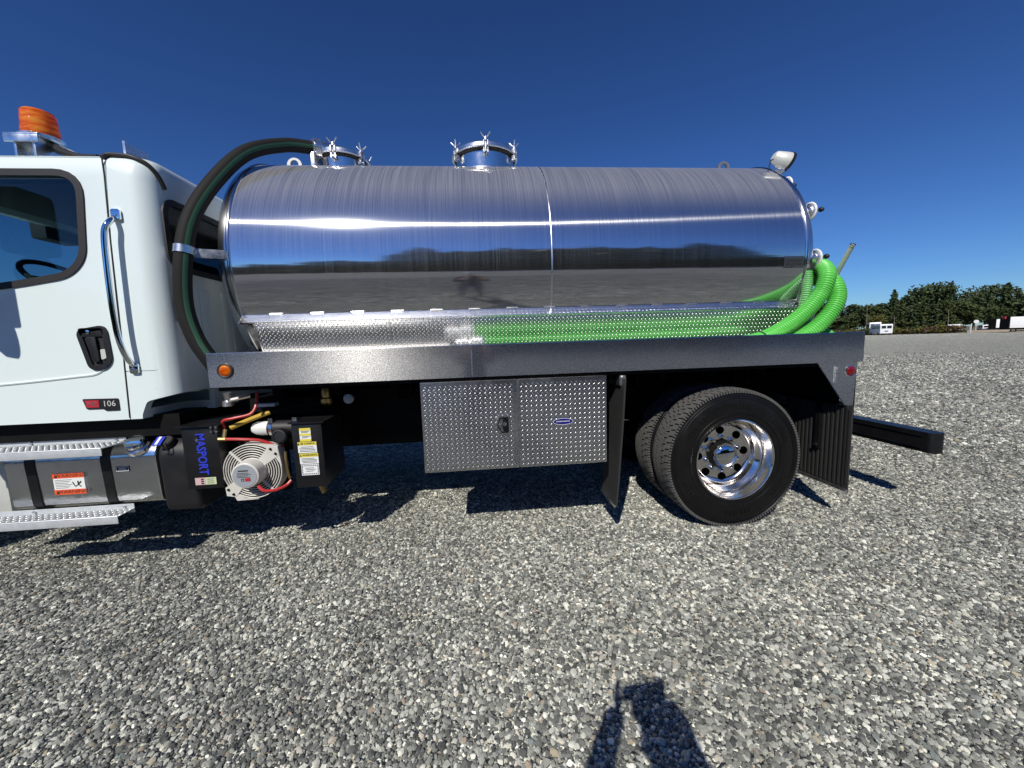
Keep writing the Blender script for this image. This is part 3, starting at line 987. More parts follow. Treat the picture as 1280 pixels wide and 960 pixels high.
# --- tool box
def toolbox():
    x0, x1, z0, z1, y0, y1 = -.389, .889, .567, 1.188, 2.590, 3.05
    bm = BM(); box(bm, x0+.004, x1-.004, y0+.012, y1, z0+.004, z1-.003)
    tb = part('tool_box', bm, 'tread_plate', truck, smooth=False, label='tread plate tool box under the bed')
    for xa, xb in ((x0, .261), (.267, x1)):
        bm = BM(); box(bm, xa, xb, y0, y0+.014, z0, z1)
        dr = part('door_panel', bm, 'tread_plate', tb, bevel=.006, seg=3)
        bm = BM(); lugs(bm, (xa+.012, y0, z0+.012), (1, 0, 0), (0, 0, 1), (0, -1, 0), xb-xa-.024, z1-z0-.03, .034, L=.84, W=.16, H=.0023)
        bmesh.ops.translate(bm, verts=bm.verts, vec=-Vector(truck.location))
        me = bpy.data.meshes.new('tread_bars'); bm.to_mesh(me); bm.free(); finish(me, True, 180)
        o = link('tread_bars', me, 'tread_bar', tb, kind='stuff')
    # paddle latch: folded T handle in a dished plate
    bm = BM()
    ringprism(bm, round_poly([(.100, .872), (.128, .942), (.208, .942), (.208, .806), (.138, .806)], .012, 3),
              round_poly([(.114, .872), (.136, .930), (.196, .930), (.196, .820), (.146, .820)], .010, 3), XZ, y0-.012, y0+.001)
    lt = part('latch', bm, 'chrome', tb)
    bm = BM()
    prism(bm, round_poly([(.112, .872), (.134, .932), (.198, .932), (.198, .818), (.144, .818)], .010, 3), XZ, y0-.004, y0-.001)
    part('latch_dish', bm, 'latch_dark', tb)
    bm = BM()
    prism(bm, round_poly([(.122, .876), (.140, .920), (.160, .920), (.150, .876), (.160, .832), (.148, .830)], .006, 3), XZ, y0-.014, y0-.006)
    cyl(bm, (.168, y0-.002, .882), (.168, y0-.014, .882), .014, seg=18)
    part('latch_handle', bm, 'chrome', tb)
    # blue oval maker's emblem
    cx, cz = .576, .878
    ell = lambda a, b: [(cx+a*math.cos(t), cz+b*math.sin(t)) for t in np.linspace(0, 2*PI, 41)[:-1]]
    bm = BM(); prism(bm, ell(.074, .0245), XZ, y0-.0035, y0-.0005)
    em = part('emblem', bm, 'emblem_blue', tb, smooth=False, label='small blue oval emblem')
    bm = BM(); ringprism(bm, ell(.071, .0232), ell(.0685, .021), XZ, y0-.0045, y0-.003)
    for k in range(11):
        xx = cx-.045+.0088*k
        box(bm, xx-.0024, xx+.0024, y0-.0045, y0-.003, cz-.002, cz+.0045)
    part('emblem_lettering', bm, 'label_white', tb, smooth=False)
toolbox()

# --- wheels
def make_wheel(y_out, s, tyre_only=False):
    """dual wheel; y_out outer sidewall plane, s=+1 extends to +y"""
    cx, cz, Ro = 1.865, .520, .527
    bm = BM()
    W = .275
    prof = [(.292, .018), (.300, .012), (.330, .006), (.375, .0), (.43, .004), (.470, .016), (.498, .024), (.503, .020), (.508, .030), (.514, .05), (.518, .09), (.518, W-.09), (.514, W-.05), (.500, W-.022), (.43, W-.004), (.375, W), (.33, W-.006), (.292, W-.018)]
    lathe(bm, (cx, y_out, cz), (0, s, 0), prof, 96)
    ty = part('wheel', bm, 'tyre_rubber', truck, label='black rear tyre on polished aluminium rim')
    ty.name = 'wheel'
    # raised rings and lettering bars on the sidewall
    bm = BM()
    for rr, hh in ((.318, .007), (.352, .001), (.462, .011), (.478, .0165)):
        torus(bm, (cx, y_out+s*hh, cz), (0, 1, 0), rr, .003, 96, 6)
    rnd = random.Random(5)
    for a0 in (20, 70, 128, 200, 262, 318):
        for k in range(7):
            a = R(a0+k*4.2); w_ = R(2.6)
            if rnd.random() < .12: continue
            r0, r1 = .388, .388+rnd.choice((.03, .036, .036))
            vs = []
            for hh in (-.002, .004):
                for (rr, aa) in ((r0, a-w_/2), (r1, a-w_/2), (r1, a+w_/2), (r0, a+w_/2)):
                    vs.append(bm.verts.new((cx+rr*math.cos(aa), y_out-s*hh+s*.001, cz+rr*math.sin(aa))))
            for f in ((0,1,2,3),(4,5,6,7),(0,1,5,4),(1,2,6,5),(2,3,7,6),(3,0,4,7)):
                bm.faces.new([vs[i] for i in f])
    part('sidewall_relief', bm, 'tyre_rubber', ty, kind='stuff')
    # tread blocks
    bm = BM()
    rnd = random.Random(2)
    NB = 66
    rows = [(.026, .068, .0), (.076, .118, .5), (.124, .151, .15), (.157, .199, .5), (.207, .249, 0.)]
    for (ya, yb, ph) in rows:
        for k in range(NB):
            a0 = 2*PI*(k+ph)/NB; a1 = a0+2*PI/NB*.80
            sk = .018 if (ya+yb) < W else -.018
            vs = []
            for rr in (.508, Ro):
                ins = 0 if rr < .52 else .06
                for (yy, aa) in ((ya, a0), (yb, a0+sk), (yb, a1+sk), (ya, a1)):
                    drop = .006 if (yy < .03 or yy > W-.03) and rr > .52 else 0
                    vs.append(bm.verts.new((cx+(rr-drop)*math.cos(aa), y_out+s*yy, cz+(rr-drop)*math.sin(aa))))
            for f in ((4,5,6,7),(0,1,5,4),(1,2,6,5),(2,3,7,6),(3,0,4,7)):
                bm.faces.new([vs[i] for i in f])
    for k in range(150):          # small shoulder ribs
        a0 = 2*PI*k/150; a1 = a0+2*PI/150*.55
        for (ya, yb) in ((.012, .027), (W-.027, W-.012)):
            vs = []
            for rr in (.498, .5165):
                for (yy, aa) in ((ya, a0), (yb, a0), (yb, a1), (ya, a1)):
                    vs.append(bm.verts.new((cx+rr*math.cos(aa), y_out+s*yy, cz+rr*math.sin(aa))))
            for f in ((4,5,6,7),(0,1,5,4),(1,2,6,5),(2,3,7,6),(3,0,4,7)):
                bm.faces.new([vs[i] for i in f])
    part('tread', bm, 'tread_rubber', ty, smooth=False, kind='stuff')
    if tyre_only: return ty
    # deep dish rim
    bm = BM()
    prof = [(.292, .03), (.305, .012), (.304, .004), (.296, .002), (.290, .010), (.286, .03), (.276, .045), (.270, .085), (.262, .105), (.244, .118), (.238, .14), (.232, .165), (.215, .178), (.19, .182), (.12, .18), (.0, .18)]
    lathe(bm, (cx, y_out, cz), (0, s, 0), prof, 96)
    part('rim', bm, 'polished_wheel', ty, angle=50)
    # hand holes: black ovals on the solid disc paint the dark inside
    for k in range(8):
        a = R(4+45*k)
        c = Vector((cx+.186*math.cos(a), y_out+s*.1795, cz+.186*math.sin(a)))
        bm = BM(); lathe(bm, c, (0, -s, 0), [(0, .0045), (.030, .0045), (.031, -.01)], 20)
        part('hand_hole', bm, 'hole_shade', ty)
    for k in range(10):
        a = R(18+36*k)
        c = Vector((cx+.134*math.cos(a), y_out+s*.18, cz+.132*math.sin(a)))
        bm = BM(); lathe(bm, c, (0, -s, 0), [(.018, 0), (.018, .008), (.014, .010), (.0135, .030), (.009, .036), (0, .037)], 12)
        part('lug_nut', bm, 'chrome', ty)
    bm = BM(); lathe(bm, (cx, y_out+s*.18, cz), (0, -s, 0), [(.114, 0), (.112, .010), (.104, .02), (.094, .05)], 40)
    part('hub', bm, 'chassis_black', ty)
    bm = BM()
    pr = [(.100, .02), (.1, .03), (.095, .045)]+[(.095*math.cos(t), .05+.045*math.sin(t)) for t in np.linspace(.1, PI/2, 9)]
    pr[-1] = (0, pr[-1][1])
    lathe(bm, (cx, y_out+s*.18, cz), (0, -s, 0), pr, 40)
    part('hub_cap', bm, 'chrome', ty)
    return ty
w1 = make_wheel(2.590, 1)
w2 = make_wheel(2.590+.335, 1, True)
w2['label'] = 'inner black rear tyre'
w3 = make_wheel(far(2.590), -1)
w4 = make_wheel(far(2.925), -1, True)

# --- mud flaps and bumper
def rear_fittings():
    bm = BM()
    pts = [(1.003, 1.16), (.985, .85), (.955, .45), (.937, .245)]
    n0 = [bm.verts.new((x, 2.55, z)) for x, z in pts]; n1 = [bm.verts.new((x, 2.86, z+.0)) for x, z in pts]
    f0 = [bm.verts.new((x+.012, 2.55, z)) for x, z in pts]; f1 = [bm.verts.new((x+.012, 2.86, z)) for x, z in pts]
    for A, B in ((n0, n1), (f0, f1), (n0, f0), (n1, f1)): bridge(bm, A, B, False)
    for i in (0, -1): quadface(bm, [n0[i], n1[i], f1[i], f0[i]])
    ff = part('mud_flap', bm, 'flap_rubber', truck, smooth=False, label='flat black mud flap ahead of the rear wheel')
    bm = BM(); box(bm, .926, .936, 2.55, 2.86, .243, .262)
    part('flap_trim', bm, 'bare_aluminium', ff, smooth=False)
    bm = BM(); box(bm, .985, 1.03, 2.60, 3.0, 1.11, 1.18); cyl(bm, (1.01, 2.585, 1.165), (1.01, 2.63, 1.165), .012, seg=10)
    part('flap_bracket', bm, 'bare_aluminium', ff, smooth=False)
    # rear flap, ribbed
    bm = BM(); box(bm, 2.735, 2.747, 2.558, 3.16, .222, .885)
    rf = part('mud_flap', bm, 'flap_rubber', truck, smooth=False, label='ribbed black mud flap behind the rear wheel')
    bm = BM()
    for k in range(15):
        y = 2.585+.038*k
        for j in range(1):
            box(bm, 2.7285, 2.7352, y, y+.016, .27, .875)
    part('flap_ribs', bm, 'flap_rubber', rf, smooth=False, kind='stuff')
    bm = BM()
    for k in range(46):
        z = .29+.0125*k
        for y in (2.572,):
            box(bm, 2.727, 2.7352, y-.006, y+.006, z, z+.006)
    part('edge_beads', bm, 'flap_rubber', rf, smooth=False, kind='stuff')
    bm = BM(); tube(bm, [(2.728, 2.556, .236), (2.728, 3.16, .236)], .013, 10)
    part('flap_trim', bm, 'bare_aluminium', rf)
    bm = BM(); box(bm, 2.715, 2.735, 2.80, 2.84, .50, .89); box(bm, 2.700, 2.76, 2.62, 3.18, .886, .91)
    part('flap_hanger', bm, 'black_paint', rf, smooth=False)
    bm = BM(); cyl(bm, (2.712, 2.82, .53), (2.70, 2.82, .53), .014, seg=10); 
    part('hanger_bolt', bm, 'chrome', rf)
    bm = BM(); box(bm, 2.700, 2.712, 2.64, far(2.64), .89, 1.185)
    part('rear_apron', bm, 'chassis_black', truck, smooth=False)
    # unseen far side boxes and flaps, added to block sky light beneath the bed
    bm = BM(); box(bm, -.95, .9, far(3.05), far(2.59), .50, 1.18)
    part('far_box_blocker', bm, 'tread_plate', truck, bevel=.006)
    bm = BM(); box(bm, -3.0, -1.2, far(3.2), far(2.65), .38, .95)
    part('far_tank_blocker', bm, 'fuel_tank_metal', truck, bevel=.05)
    for x in (.96, 2.735):
        bm = BM(); box(bm, x, x+.012, far(3.16), far(2.558), .225, 1.12)
        part('mud_flap', bm, 'flap_rubber', truck, smooth=False)
    bm = BM(); box(bm, -2.2, 1.1, YC-.41, YC+.41, .60, .76)  # unseen bulk added to shade the ground under the truck
    part('belly_blocker', bm, 'chassis_black', truck, bevel=.05)
    bm = BM(); cyl(bm, (-1.1, YC+.62, .58), (.95, YC+.62, .58), .16, seg=24)  # unseen, also added to darken the ground below
    part('muffler_blocker', bm, 'chassis_black', truck)
    # underride bumper
    bm = BM()
    poly = round_poly([(3.44, 2.57), (3.56, 2.57), (3.56, far(2.57)), (3.44, far(2.57))], .045, 6)
    prism(bm, poly, XY, .475, .635)
    bp = part('rear_bumper', bm, 'black_paint', truck, label='black square-section underride bumper bar behind the bed')
    bm = BM(); box(bm, 3.432, 3.4405, 2.64, far(2.64), .505, .511); box(bm, 3.432, 3.4405, 2.64, far(2.64), .60, .606)
    part('bumper_crease', bm, 'black_paint', bp, smooth=False)
    for y in (YC-.43, YC+.43):
        bm = BM()
        box(bm, 3.40, 3.44, y-.05, y+.05, .50, 1.02); box(bm, 2.90, 3.44, y-.05, y+.05, .88, 1.02)
        part('bumper_strut', bm, 'black_paint', bp, smooth=False)
rear_fittings()

# --- cab
CY = 2.62
def cab():
    X0, X1 = -3.62, -1.92
    def sect(ins, z, lean=0.):
        n = 7
        y0, y1 = CY+ins, far(CY)-ins
        x0, x1 = X0+ins*.6+lean, X1-ins*.7
        r1 = max(.125-ins*.3, .04); r0 = max(.20-ins*.3, .05)
        out = []
        for cx, cy, r, a in ((x1-r1, y0+r1, r1, -90), (x1-r1, y1-r1, r1, 0), (x0+r0, y1-r0, r0, 90), (x0+r0, y0+r0, r0, 180)):
            for k in range(n+1):
                t = R(a+90*k/n); out.append((cx+r*math.cos(t), cy+r*math.sin(t), z))
        return out
    def loft(levels):
        bm = BM()
        rings = [[bm.verts.new(p) for p in sect(*l)] for l in levels]
        for a, b in zip(rings, rings[1:]): bridge(bm, a, b)
        bm.faces.new(rings[0][::-1]); bm.faces.new(rings[-1])
        return bm
    outer = loft([(0, 1.03), (0, 1.85, .0), (0, 2.50, .22), (.004, 2.56, .26), (.018, 2.60, .28), (.045, 2.628, .30), (.10, 2.650, .32), (.2, 2.668, .36), (.4, 2.69, .45)])
    inner = loft([(.05, 1.09), (.05, 1.85, .0), (.05, 2.45, .20), (.09, 2.56, .30), (.3, 2.60, .4)])
    # window openings
    win = round_poly([(-3.28, 1.84), (-2.82, 1.872), (-2.44, 1.935), (-2.345, 2.03), (-2.300, 2.51), (-3.13, 2.51)], [.08, .3, .10, .09, .13, .12], 6)
    rw = rrect(2.715, far(2.715), 1.985, 2.405, .09, 6)
    ws = rrect(CY+.14, far(CY)-.14, 1.92, 2.48, .08, 5)
    def door_poly(d):
        return [(-3.40-d, 1.0-d), (-2.215+d, 1.0-d), (-2.200+d, 1.40), (-2.178+d, 2.13), (-2.150+d, 2.55), (-2.156+d, 2.60), (-2.19+d, 2.615+d), (-3.25-d, 2.615+d), (-3.36-d, 2.2)]
    def shell():
        return boolean(outer.copy(), [('DIFFERENCE', inner.copy()),
            ('DIFFERENCE', prism(BM(), win, XZ, CY-.3, CY+.2)),
            ('DIFFERENCE', prism(BM(), win, XZ, far(CY)-.2, far(CY)+.3)),
            ('DIFFERENCE', prism(BM(), rw, YZ, X1-.15, X1+.3)),
            ('DIFFERENCE', prism(BM(), ws, YZ, X0-.4, X0+.42)),
            ('DIFFERENCE', prism(BM(), round_poly([(-2.13, .9), (-1.8, .9), (-1.8, 1.215), (-1.99, 1.165), (-2.10, 1.14), (-2.14, 1.05)], .02, 2), XZ, CY-.3, CY+.35))])
    sh = shell()
    body = boolean(sh.copy(), [('DIFFERENCE', prism(BM(), door_poly(.006), XZ, CY-.3, CY+.075)),
                               ('DIFFERENCE', prism(BM(), [(-2.2, 1.332), (-1.8, 1.332), (-1.8, 1.337), (-2.2, 1.337)], XZ, CY-.2, CY+.006))])
    door = boolean(sh, [('INTERSECT', prism(BM(), door_poly(0), XZ, CY-.3, CY+.072))])
    outer.free(); inner.free()
    cb = part('cab', body, 'white_paint', truck, angle=28, label='white day cab with rounded rear corner')
    dr = part('door', door, 'white_paint', cb, angle=28, label='white driver door with grab handle beside it')
    # pressed swage line on the door
    bm = BM()
    tube(bm, catmull([(-3.38, CY+.004, 1.262), (-2.9, CY+.003, 1.282), (-2.5, CY+.003, 1.312), (-2.36, CY+.003, 1.33), (-2.30, CY+.003, 1.39), (-2.285, CY+.006, 1.45)], 8), .010, 8)
    part('door_crease', bm, 'white_paint', cb)
    # seal and pane of the door window
    bm = BM(); ringprism(bm, offset_poly(win, .026), offset_poly(win, -.012), XZ, CY-.008, CY+.03)
    part('window_seal', bm, 'rubber_seal', cb, angle=50)
    bm = BM(); prism(bm, offset_poly(win, .004), XZ, CY+.012, CY+.016)
    part('side_window', bm, 'cab_glass', cb, smooth=False)
    bm = BM(); prism(bm, offset_poly(win, .01), XZ, far(CY)-.016, far(CY)-.012)
    part('side_window', bm, 'cab_glass', cb, smooth=False)
    bm = BM(); prism(bm, offset_poly(rw, .012), YZ, X1-.014, X1-.008)
    part('rear_window', bm, 'rear_glass', cb, smooth=False)
    bm = BM(); ringprism(bm, offset_poly(rw, .018), offset_poly(rw, -.022), YZ, X1-.02, X1+.004)
    part('window_seal', bm, 'rubber_seal', cb, angle=50)
    bm = BM()
    a = [(X0+.03, CY+.12), (X0+.03, far(CY)-.12)]
    quadface(bm, [bm.verts.new(p) for p in ((X0+.05, CY+.12, 1.90), (X0+.05, far(CY)-.12, 1.90), (X0+.26, far(CY)-.12, 2.49), (X0+.26, CY+.12, 2.49))])
    part('windscreen', bm, 'cab_glass', cb, smooth=False)
    # interior
    bm = BM()
    box(bm, -3.56, -3.15, CY+.10, far(CY)-.10, 1.2, 1.86)
    it = part('dashboard', bm, 'interior_dark', cb, bevel=.04)
    for y in (2.95, 4.05):
        bm = BM(); box(bm, -2.65, -2.10, y, y+.5, 1.3, 1.55); box(bm, -2.22, -2.06, y, y+.5, 1.5, 2.12)
        part('seat', bm, 'interior_grey', cb, bevel=.05)
    bm = BM()
    torus(bm, (-2.98, 3.18, 1.985), (.62, -.05, .78), .225, .017, 48, 8)
    tube(bm, [(-2.98, 3.18, 1.975), (-3.18, 3.18, 1.80)], .03, 10)
    for a in (-1, 1): tube(bm, [(-2.98, 3.18, 1.975), (-2.99, 3.18+a*.21, 1.985)], .012, 8)
    part('steering_wheel', bm, 'interior_dark', cb)
    bm = BM(); box(bm, -3.52, -3.40, 3.53, 3.80, 2.385, 2.545)
    part('overhead_mirror', bm, 'interior_dark', cb, bevel=.02)
    bm = BM(); box(bm, -3.28, -2.02, CY+.12, far(CY)-.12, 2.50, 2.52)
    part('headliner', bm, 'interior_grey', cb, smooth=False)
    # recessed black door handle
    hp = round_poly([(-2.445, 1.60), (-2.268, 1.628), (-2.258, 1.40), (-2.315, 1.345), (-2.395, 1.352)], [.05, .05, .05, .05, .06], 6)
    bm = BM(); ringprism(bm, hp, offset_poly(hp, -.028), XZ, CY-.012, CY+.02)
    hd = part('door_handle', bm, 'black_plastic', cb, angle=50)
    bm = BM(); prism(bm, offset_poly(hp, -.02), XZ, CY-.001, CY+.004)
    part('handle_recess', bm, 'ink_black', cb)
    bm = BM(); prism(bm, offset_poly(round_poly([(-2.385, 1.555), (-2.33, 1.555), (-2.325, 1.40), (-2.365, 1.40)], .012, 3), 0), XZ, CY-.018, CY-.006)
    prism(bm, round_poly([(-2.43, 1.61), (-2.285, 1.61), (-2.285, 1.555), (-2.42, 1.555)], .02, 4), XZ, CY-.012, CY-.002)
    part('handle_lever', bm, 'black_plastic', cb, bevel=.003)
    bm = BM(); prism(bm, round_poly([(-2.318, 1.478), (-2.285, 1.478), (-2.285, 1.425), (-2.318, 1.412)], .01, 3), XZ, CY-.010, CY-.004)
    part('handle_catch', bm, 'lamp_housing', cb)
    bm = BM(); lathe(bm, (-2.37, CY-.012, 1.585), (0, -1, 0), [(.012, 0), (.012, .004), (.004, .005), (0, .005)], 16)
    part('door_lock', bm, 'chrome', cb)
    # badge
    bm = BM(); prism(bm, round_poly([(-2.468, 1.172), (-2.262, 1.168), (-2.262, 1.092), (-2.345, 1.092), (-2.352, 1.106), (-2.45, 1.106)], .008, 3), XZ, CY-.006, CY+.001)
    bd = part('badge', bm, 'black_plastic', cb)
    bm = BM(); prism(bm, [(-2.455, 1.162), (-2.375, 1.161), (-2.375, 1.116), (-2.446, 1.116)], XZ, CY-.0075, CY-.005)
    part('badge_panel', bm, 'label_red', cb, smooth=False)
    bm = text_bm('M2', .036, lambda x, y, h: (-2.414+x, CY-.008-h, 1.139+y), stretch=1.3)
    part('badge_letters', bm, 'chrome', cb, smooth=False)
    bm = text_bm('106', .052, lambda x, y, h: (-2.315+x, CY-.008-h, 1.136+y), stretch=1.0)
    part('badge_letters', bm, 'lamp_housing', cb, smooth=False)
    # chrome grab rail behind the door
    bm = BM()
    pts = catmull([(-2.128, CY+.0, 2.262), (-2.132, CY-.045, 2.225), (-2.150, CY-.065, 2.16), (-2.158, CY-.07, 2.0), (-2.163, CY-.07, 1.75), (-2.160, CY-.066, 1.58), (-2.150, CY-.058, 1.47), (-2.142, CY-.035, 1.40), (-2.142, CY-.0, 1.365)], 8)
    tube(bm, pts, .0155, 14)
    gr = part('grab_rail', bm, 'chrome', cb)
    for x, z in ((-2.118, 2.275), (-2.138, 1.352)):
        bm = BM(); prism(bm, rrect(x-.026, x+.026, z-.033, z+.033, .012, 3), XZ, CY-.016, CY+.001)
        cyl(bm, (x, CY-.014, z-.004), (x, CY-.022, z-.004), .009, seg=10)
        part('rail_foot', bm, 'chrome', cb, bevel=.002)
    # vent and cable on the rear corner, roof tab
    bm = BM(); prism(bm, rrect(2.705, 2.752, 1.64, 1.80, .02, 5), YZ, X1-.002, X1+.006)
    part('vent', bm, 'rubber_seal', cb)
    pts = []
    for x, ins, z in ((-2.165, .012, 2.60), (-2.15, .035, 2.625), (-2.10, .035, 2.624)): pts.append((x, CY+ins-.004, z+.006))
    for a, ins, z in ((-80, .03, 2.618), (-62, .022, 2.606), (-44, .012, 2.588), (-28, .004, 2.555), (-14, .0, 2.51), (-4, 0, 2.46)):
        r1 = .125-ins*.3
        pts.append((X1-ins*.7-r1+(r1+.004)*math.cos(R(a)), CY+ins+r1+(r1+.004)*math.sin(R(a)), z+.004))
    bm = BM(); tube(bm, catmull(pts, 6), .0135, 10)
    part('roof_strip', bm, 'rubber_seal', cb)
    bm = BM(); tube(bm, [(-2.160, CY+.001, 2.60), (-2.158, CY-.001, 2.50), (-2.176, CY-.001, 2.14), (-2.19, CY-.001, 1.75), (-2.198, CY-.001, 1.42), (-2.213, CY-.001, 1.04)], .004, 6)
    part('door_gasket', bm, 'rubber_seal', cb)
    bm = BM(); box(bm, -2.098, -2.085, 2.70, 2.88, 2.64, 2.735)
    part('roof_tab', bm, 'bare_aluminium', cb, smooth=False)
    # lower rear panels: pressed ribs on the back wall
    for y in (2.98, 3.22, 3.5, 3.86, 4.14):
        bm = BM(); obox(bm, (X1+.0005, y, 1.60), (.016, .10, .56), Matrix())
        part('wall_rib', bm, 'white_paint', cb, bevel=.007)
    # bonnet and front wing beyond the frame edge
    bm = BM()
    prism(bm, round_poly([(-3.6, 1.0), (-3.6, 1.90), (-4.7, 1.66), (-5.05, 1.45), (-5.1, .75), (-4.85, .75), (-4.78, 1.0), (-4.55, 1.12), (-4.2, 1.12), (-3.95, .98), (-3.88, .75), (-3.6, .75)], .08, 4), XZ, CY+.1, far(CY)-.1)
    part('bonnet', bm, 'white_paint', truck, bevel=.03)
    # mirror on the door post
    bm = BM()
    prism(bm, rrect(2.10, 2.36, 2.14, 2.56, .04, 4), YZ, -3.09, -2.965)
    mr = part('side_mirror', bm, 'black_plastic', truck, bevel=.01)
    bm = BM(); lathe(bm, (-3.04, 2.235, 2.015), (1, 0, -.1), [(0, -.05), (.08, -.04), (.115, .0), (.12, .05), (0, .052)], 28)
    part('convex_mirror', bm, 'black_plastic', mr)
    bm = BM()
    tube(bm, [(-3.06, 2.34, 2.5), (-3.2, 2.64, 2.46)], .016, 8); tube(bm, [(-3.06, 2.25, 2.12), (-3.06, 2.25, 1.88), (-3.2, 2.64, 1.70)], .016, 8)
    part('mirror_arm', bm, 'black_plastic', mr)
    # front wheel beyond the frame edge
    bm = BM()
    lathe(bm, (-4.37, 2.66, .52), (0, 1, 0), [(0, .04), (.1, .03), (.28, .06), (.30, .02), (.375, 0), (.47, .016), (.515, .05), (.52, .14), (.515, .23), (.47, .264), (.3, .25), (0, .2)], 64)
    part('front_wheel', bm, 'tyre_rubber', truck)
    bm = BM()
    lathe(bm, (-4.37, far(2.66), .52), (0, -1, 0), [(0, .04), (.1, .03), (.28, .06), (.30, .02), (.375, 0), (.47, .016), (.515, .05), (.52, .14), (.515, .23), (.47, .264), (.3, .25), (0, .2)], 64)
    part('front_wheel', bm, 'tyre_rubber', truck)
cab()

# --- roof beacon
def beacon():
    o = Vector((-2.69, 2.86, 2.80))
    bm = BM()
    box(bm, o.x-.10, o.x+.09, o.y-.12, o.y+.12, 2.785, 2.797)
    box(bm, o.x-.10, o.x+.09, o.y-.122, o.y-.112, 2.745, 2.786)
    box(bm, o.x-.06, o.x-.045, o.y-.11, o.y+.10, 2.655, 2.786)
    box(bm, o.x+.045, o.x+.06, o.y-.11, o.y+.10, 2.655, 2.786)
    bb = part('beacon_bracket', bm, 'bare_aluminium', truck, bevel=.002, label='bent aluminium bracket under the amber beacon')
    bm = BM()
    tube(bm, catmull([(o.x+.05, o.y, 2.775), (o.x+.15, o.y-.05, 2.72), (o.x+.30, o.y-.10, 2.668), (o.x+.42, o.y-.13, 2.658)], 8), [.03-.0008*k for k in range(25)], 10)
    part('beacon_cable_boot', bm, 'black_plastic', bb)
    bm = BM()
    lathe(bm, (o.x, o.y, 2.797), (0, 0, 1), [(0, 0), (.102, 0), (.104, .018), (.096, .022)], 40)
    part('beacon_base', bm, 'bare_aluminium', bb)
    bm = BM()
    prof = [(.088, .02)]
    for k in range(14):
        z = .025+k*.0105
        prof.append((.088-.0009*k+.0018*(k % 2), z))
    prof += [(.072, .172), (.055, .178), (0, .182)]
    lathe(bm, (o.x, o.y, 2.797), (0, 0, 1), prof, 40)
    part('beacon_lens', bm, 'amber_lens', bb, label='amber ribbed beacon lens', angle=25)
beacon()

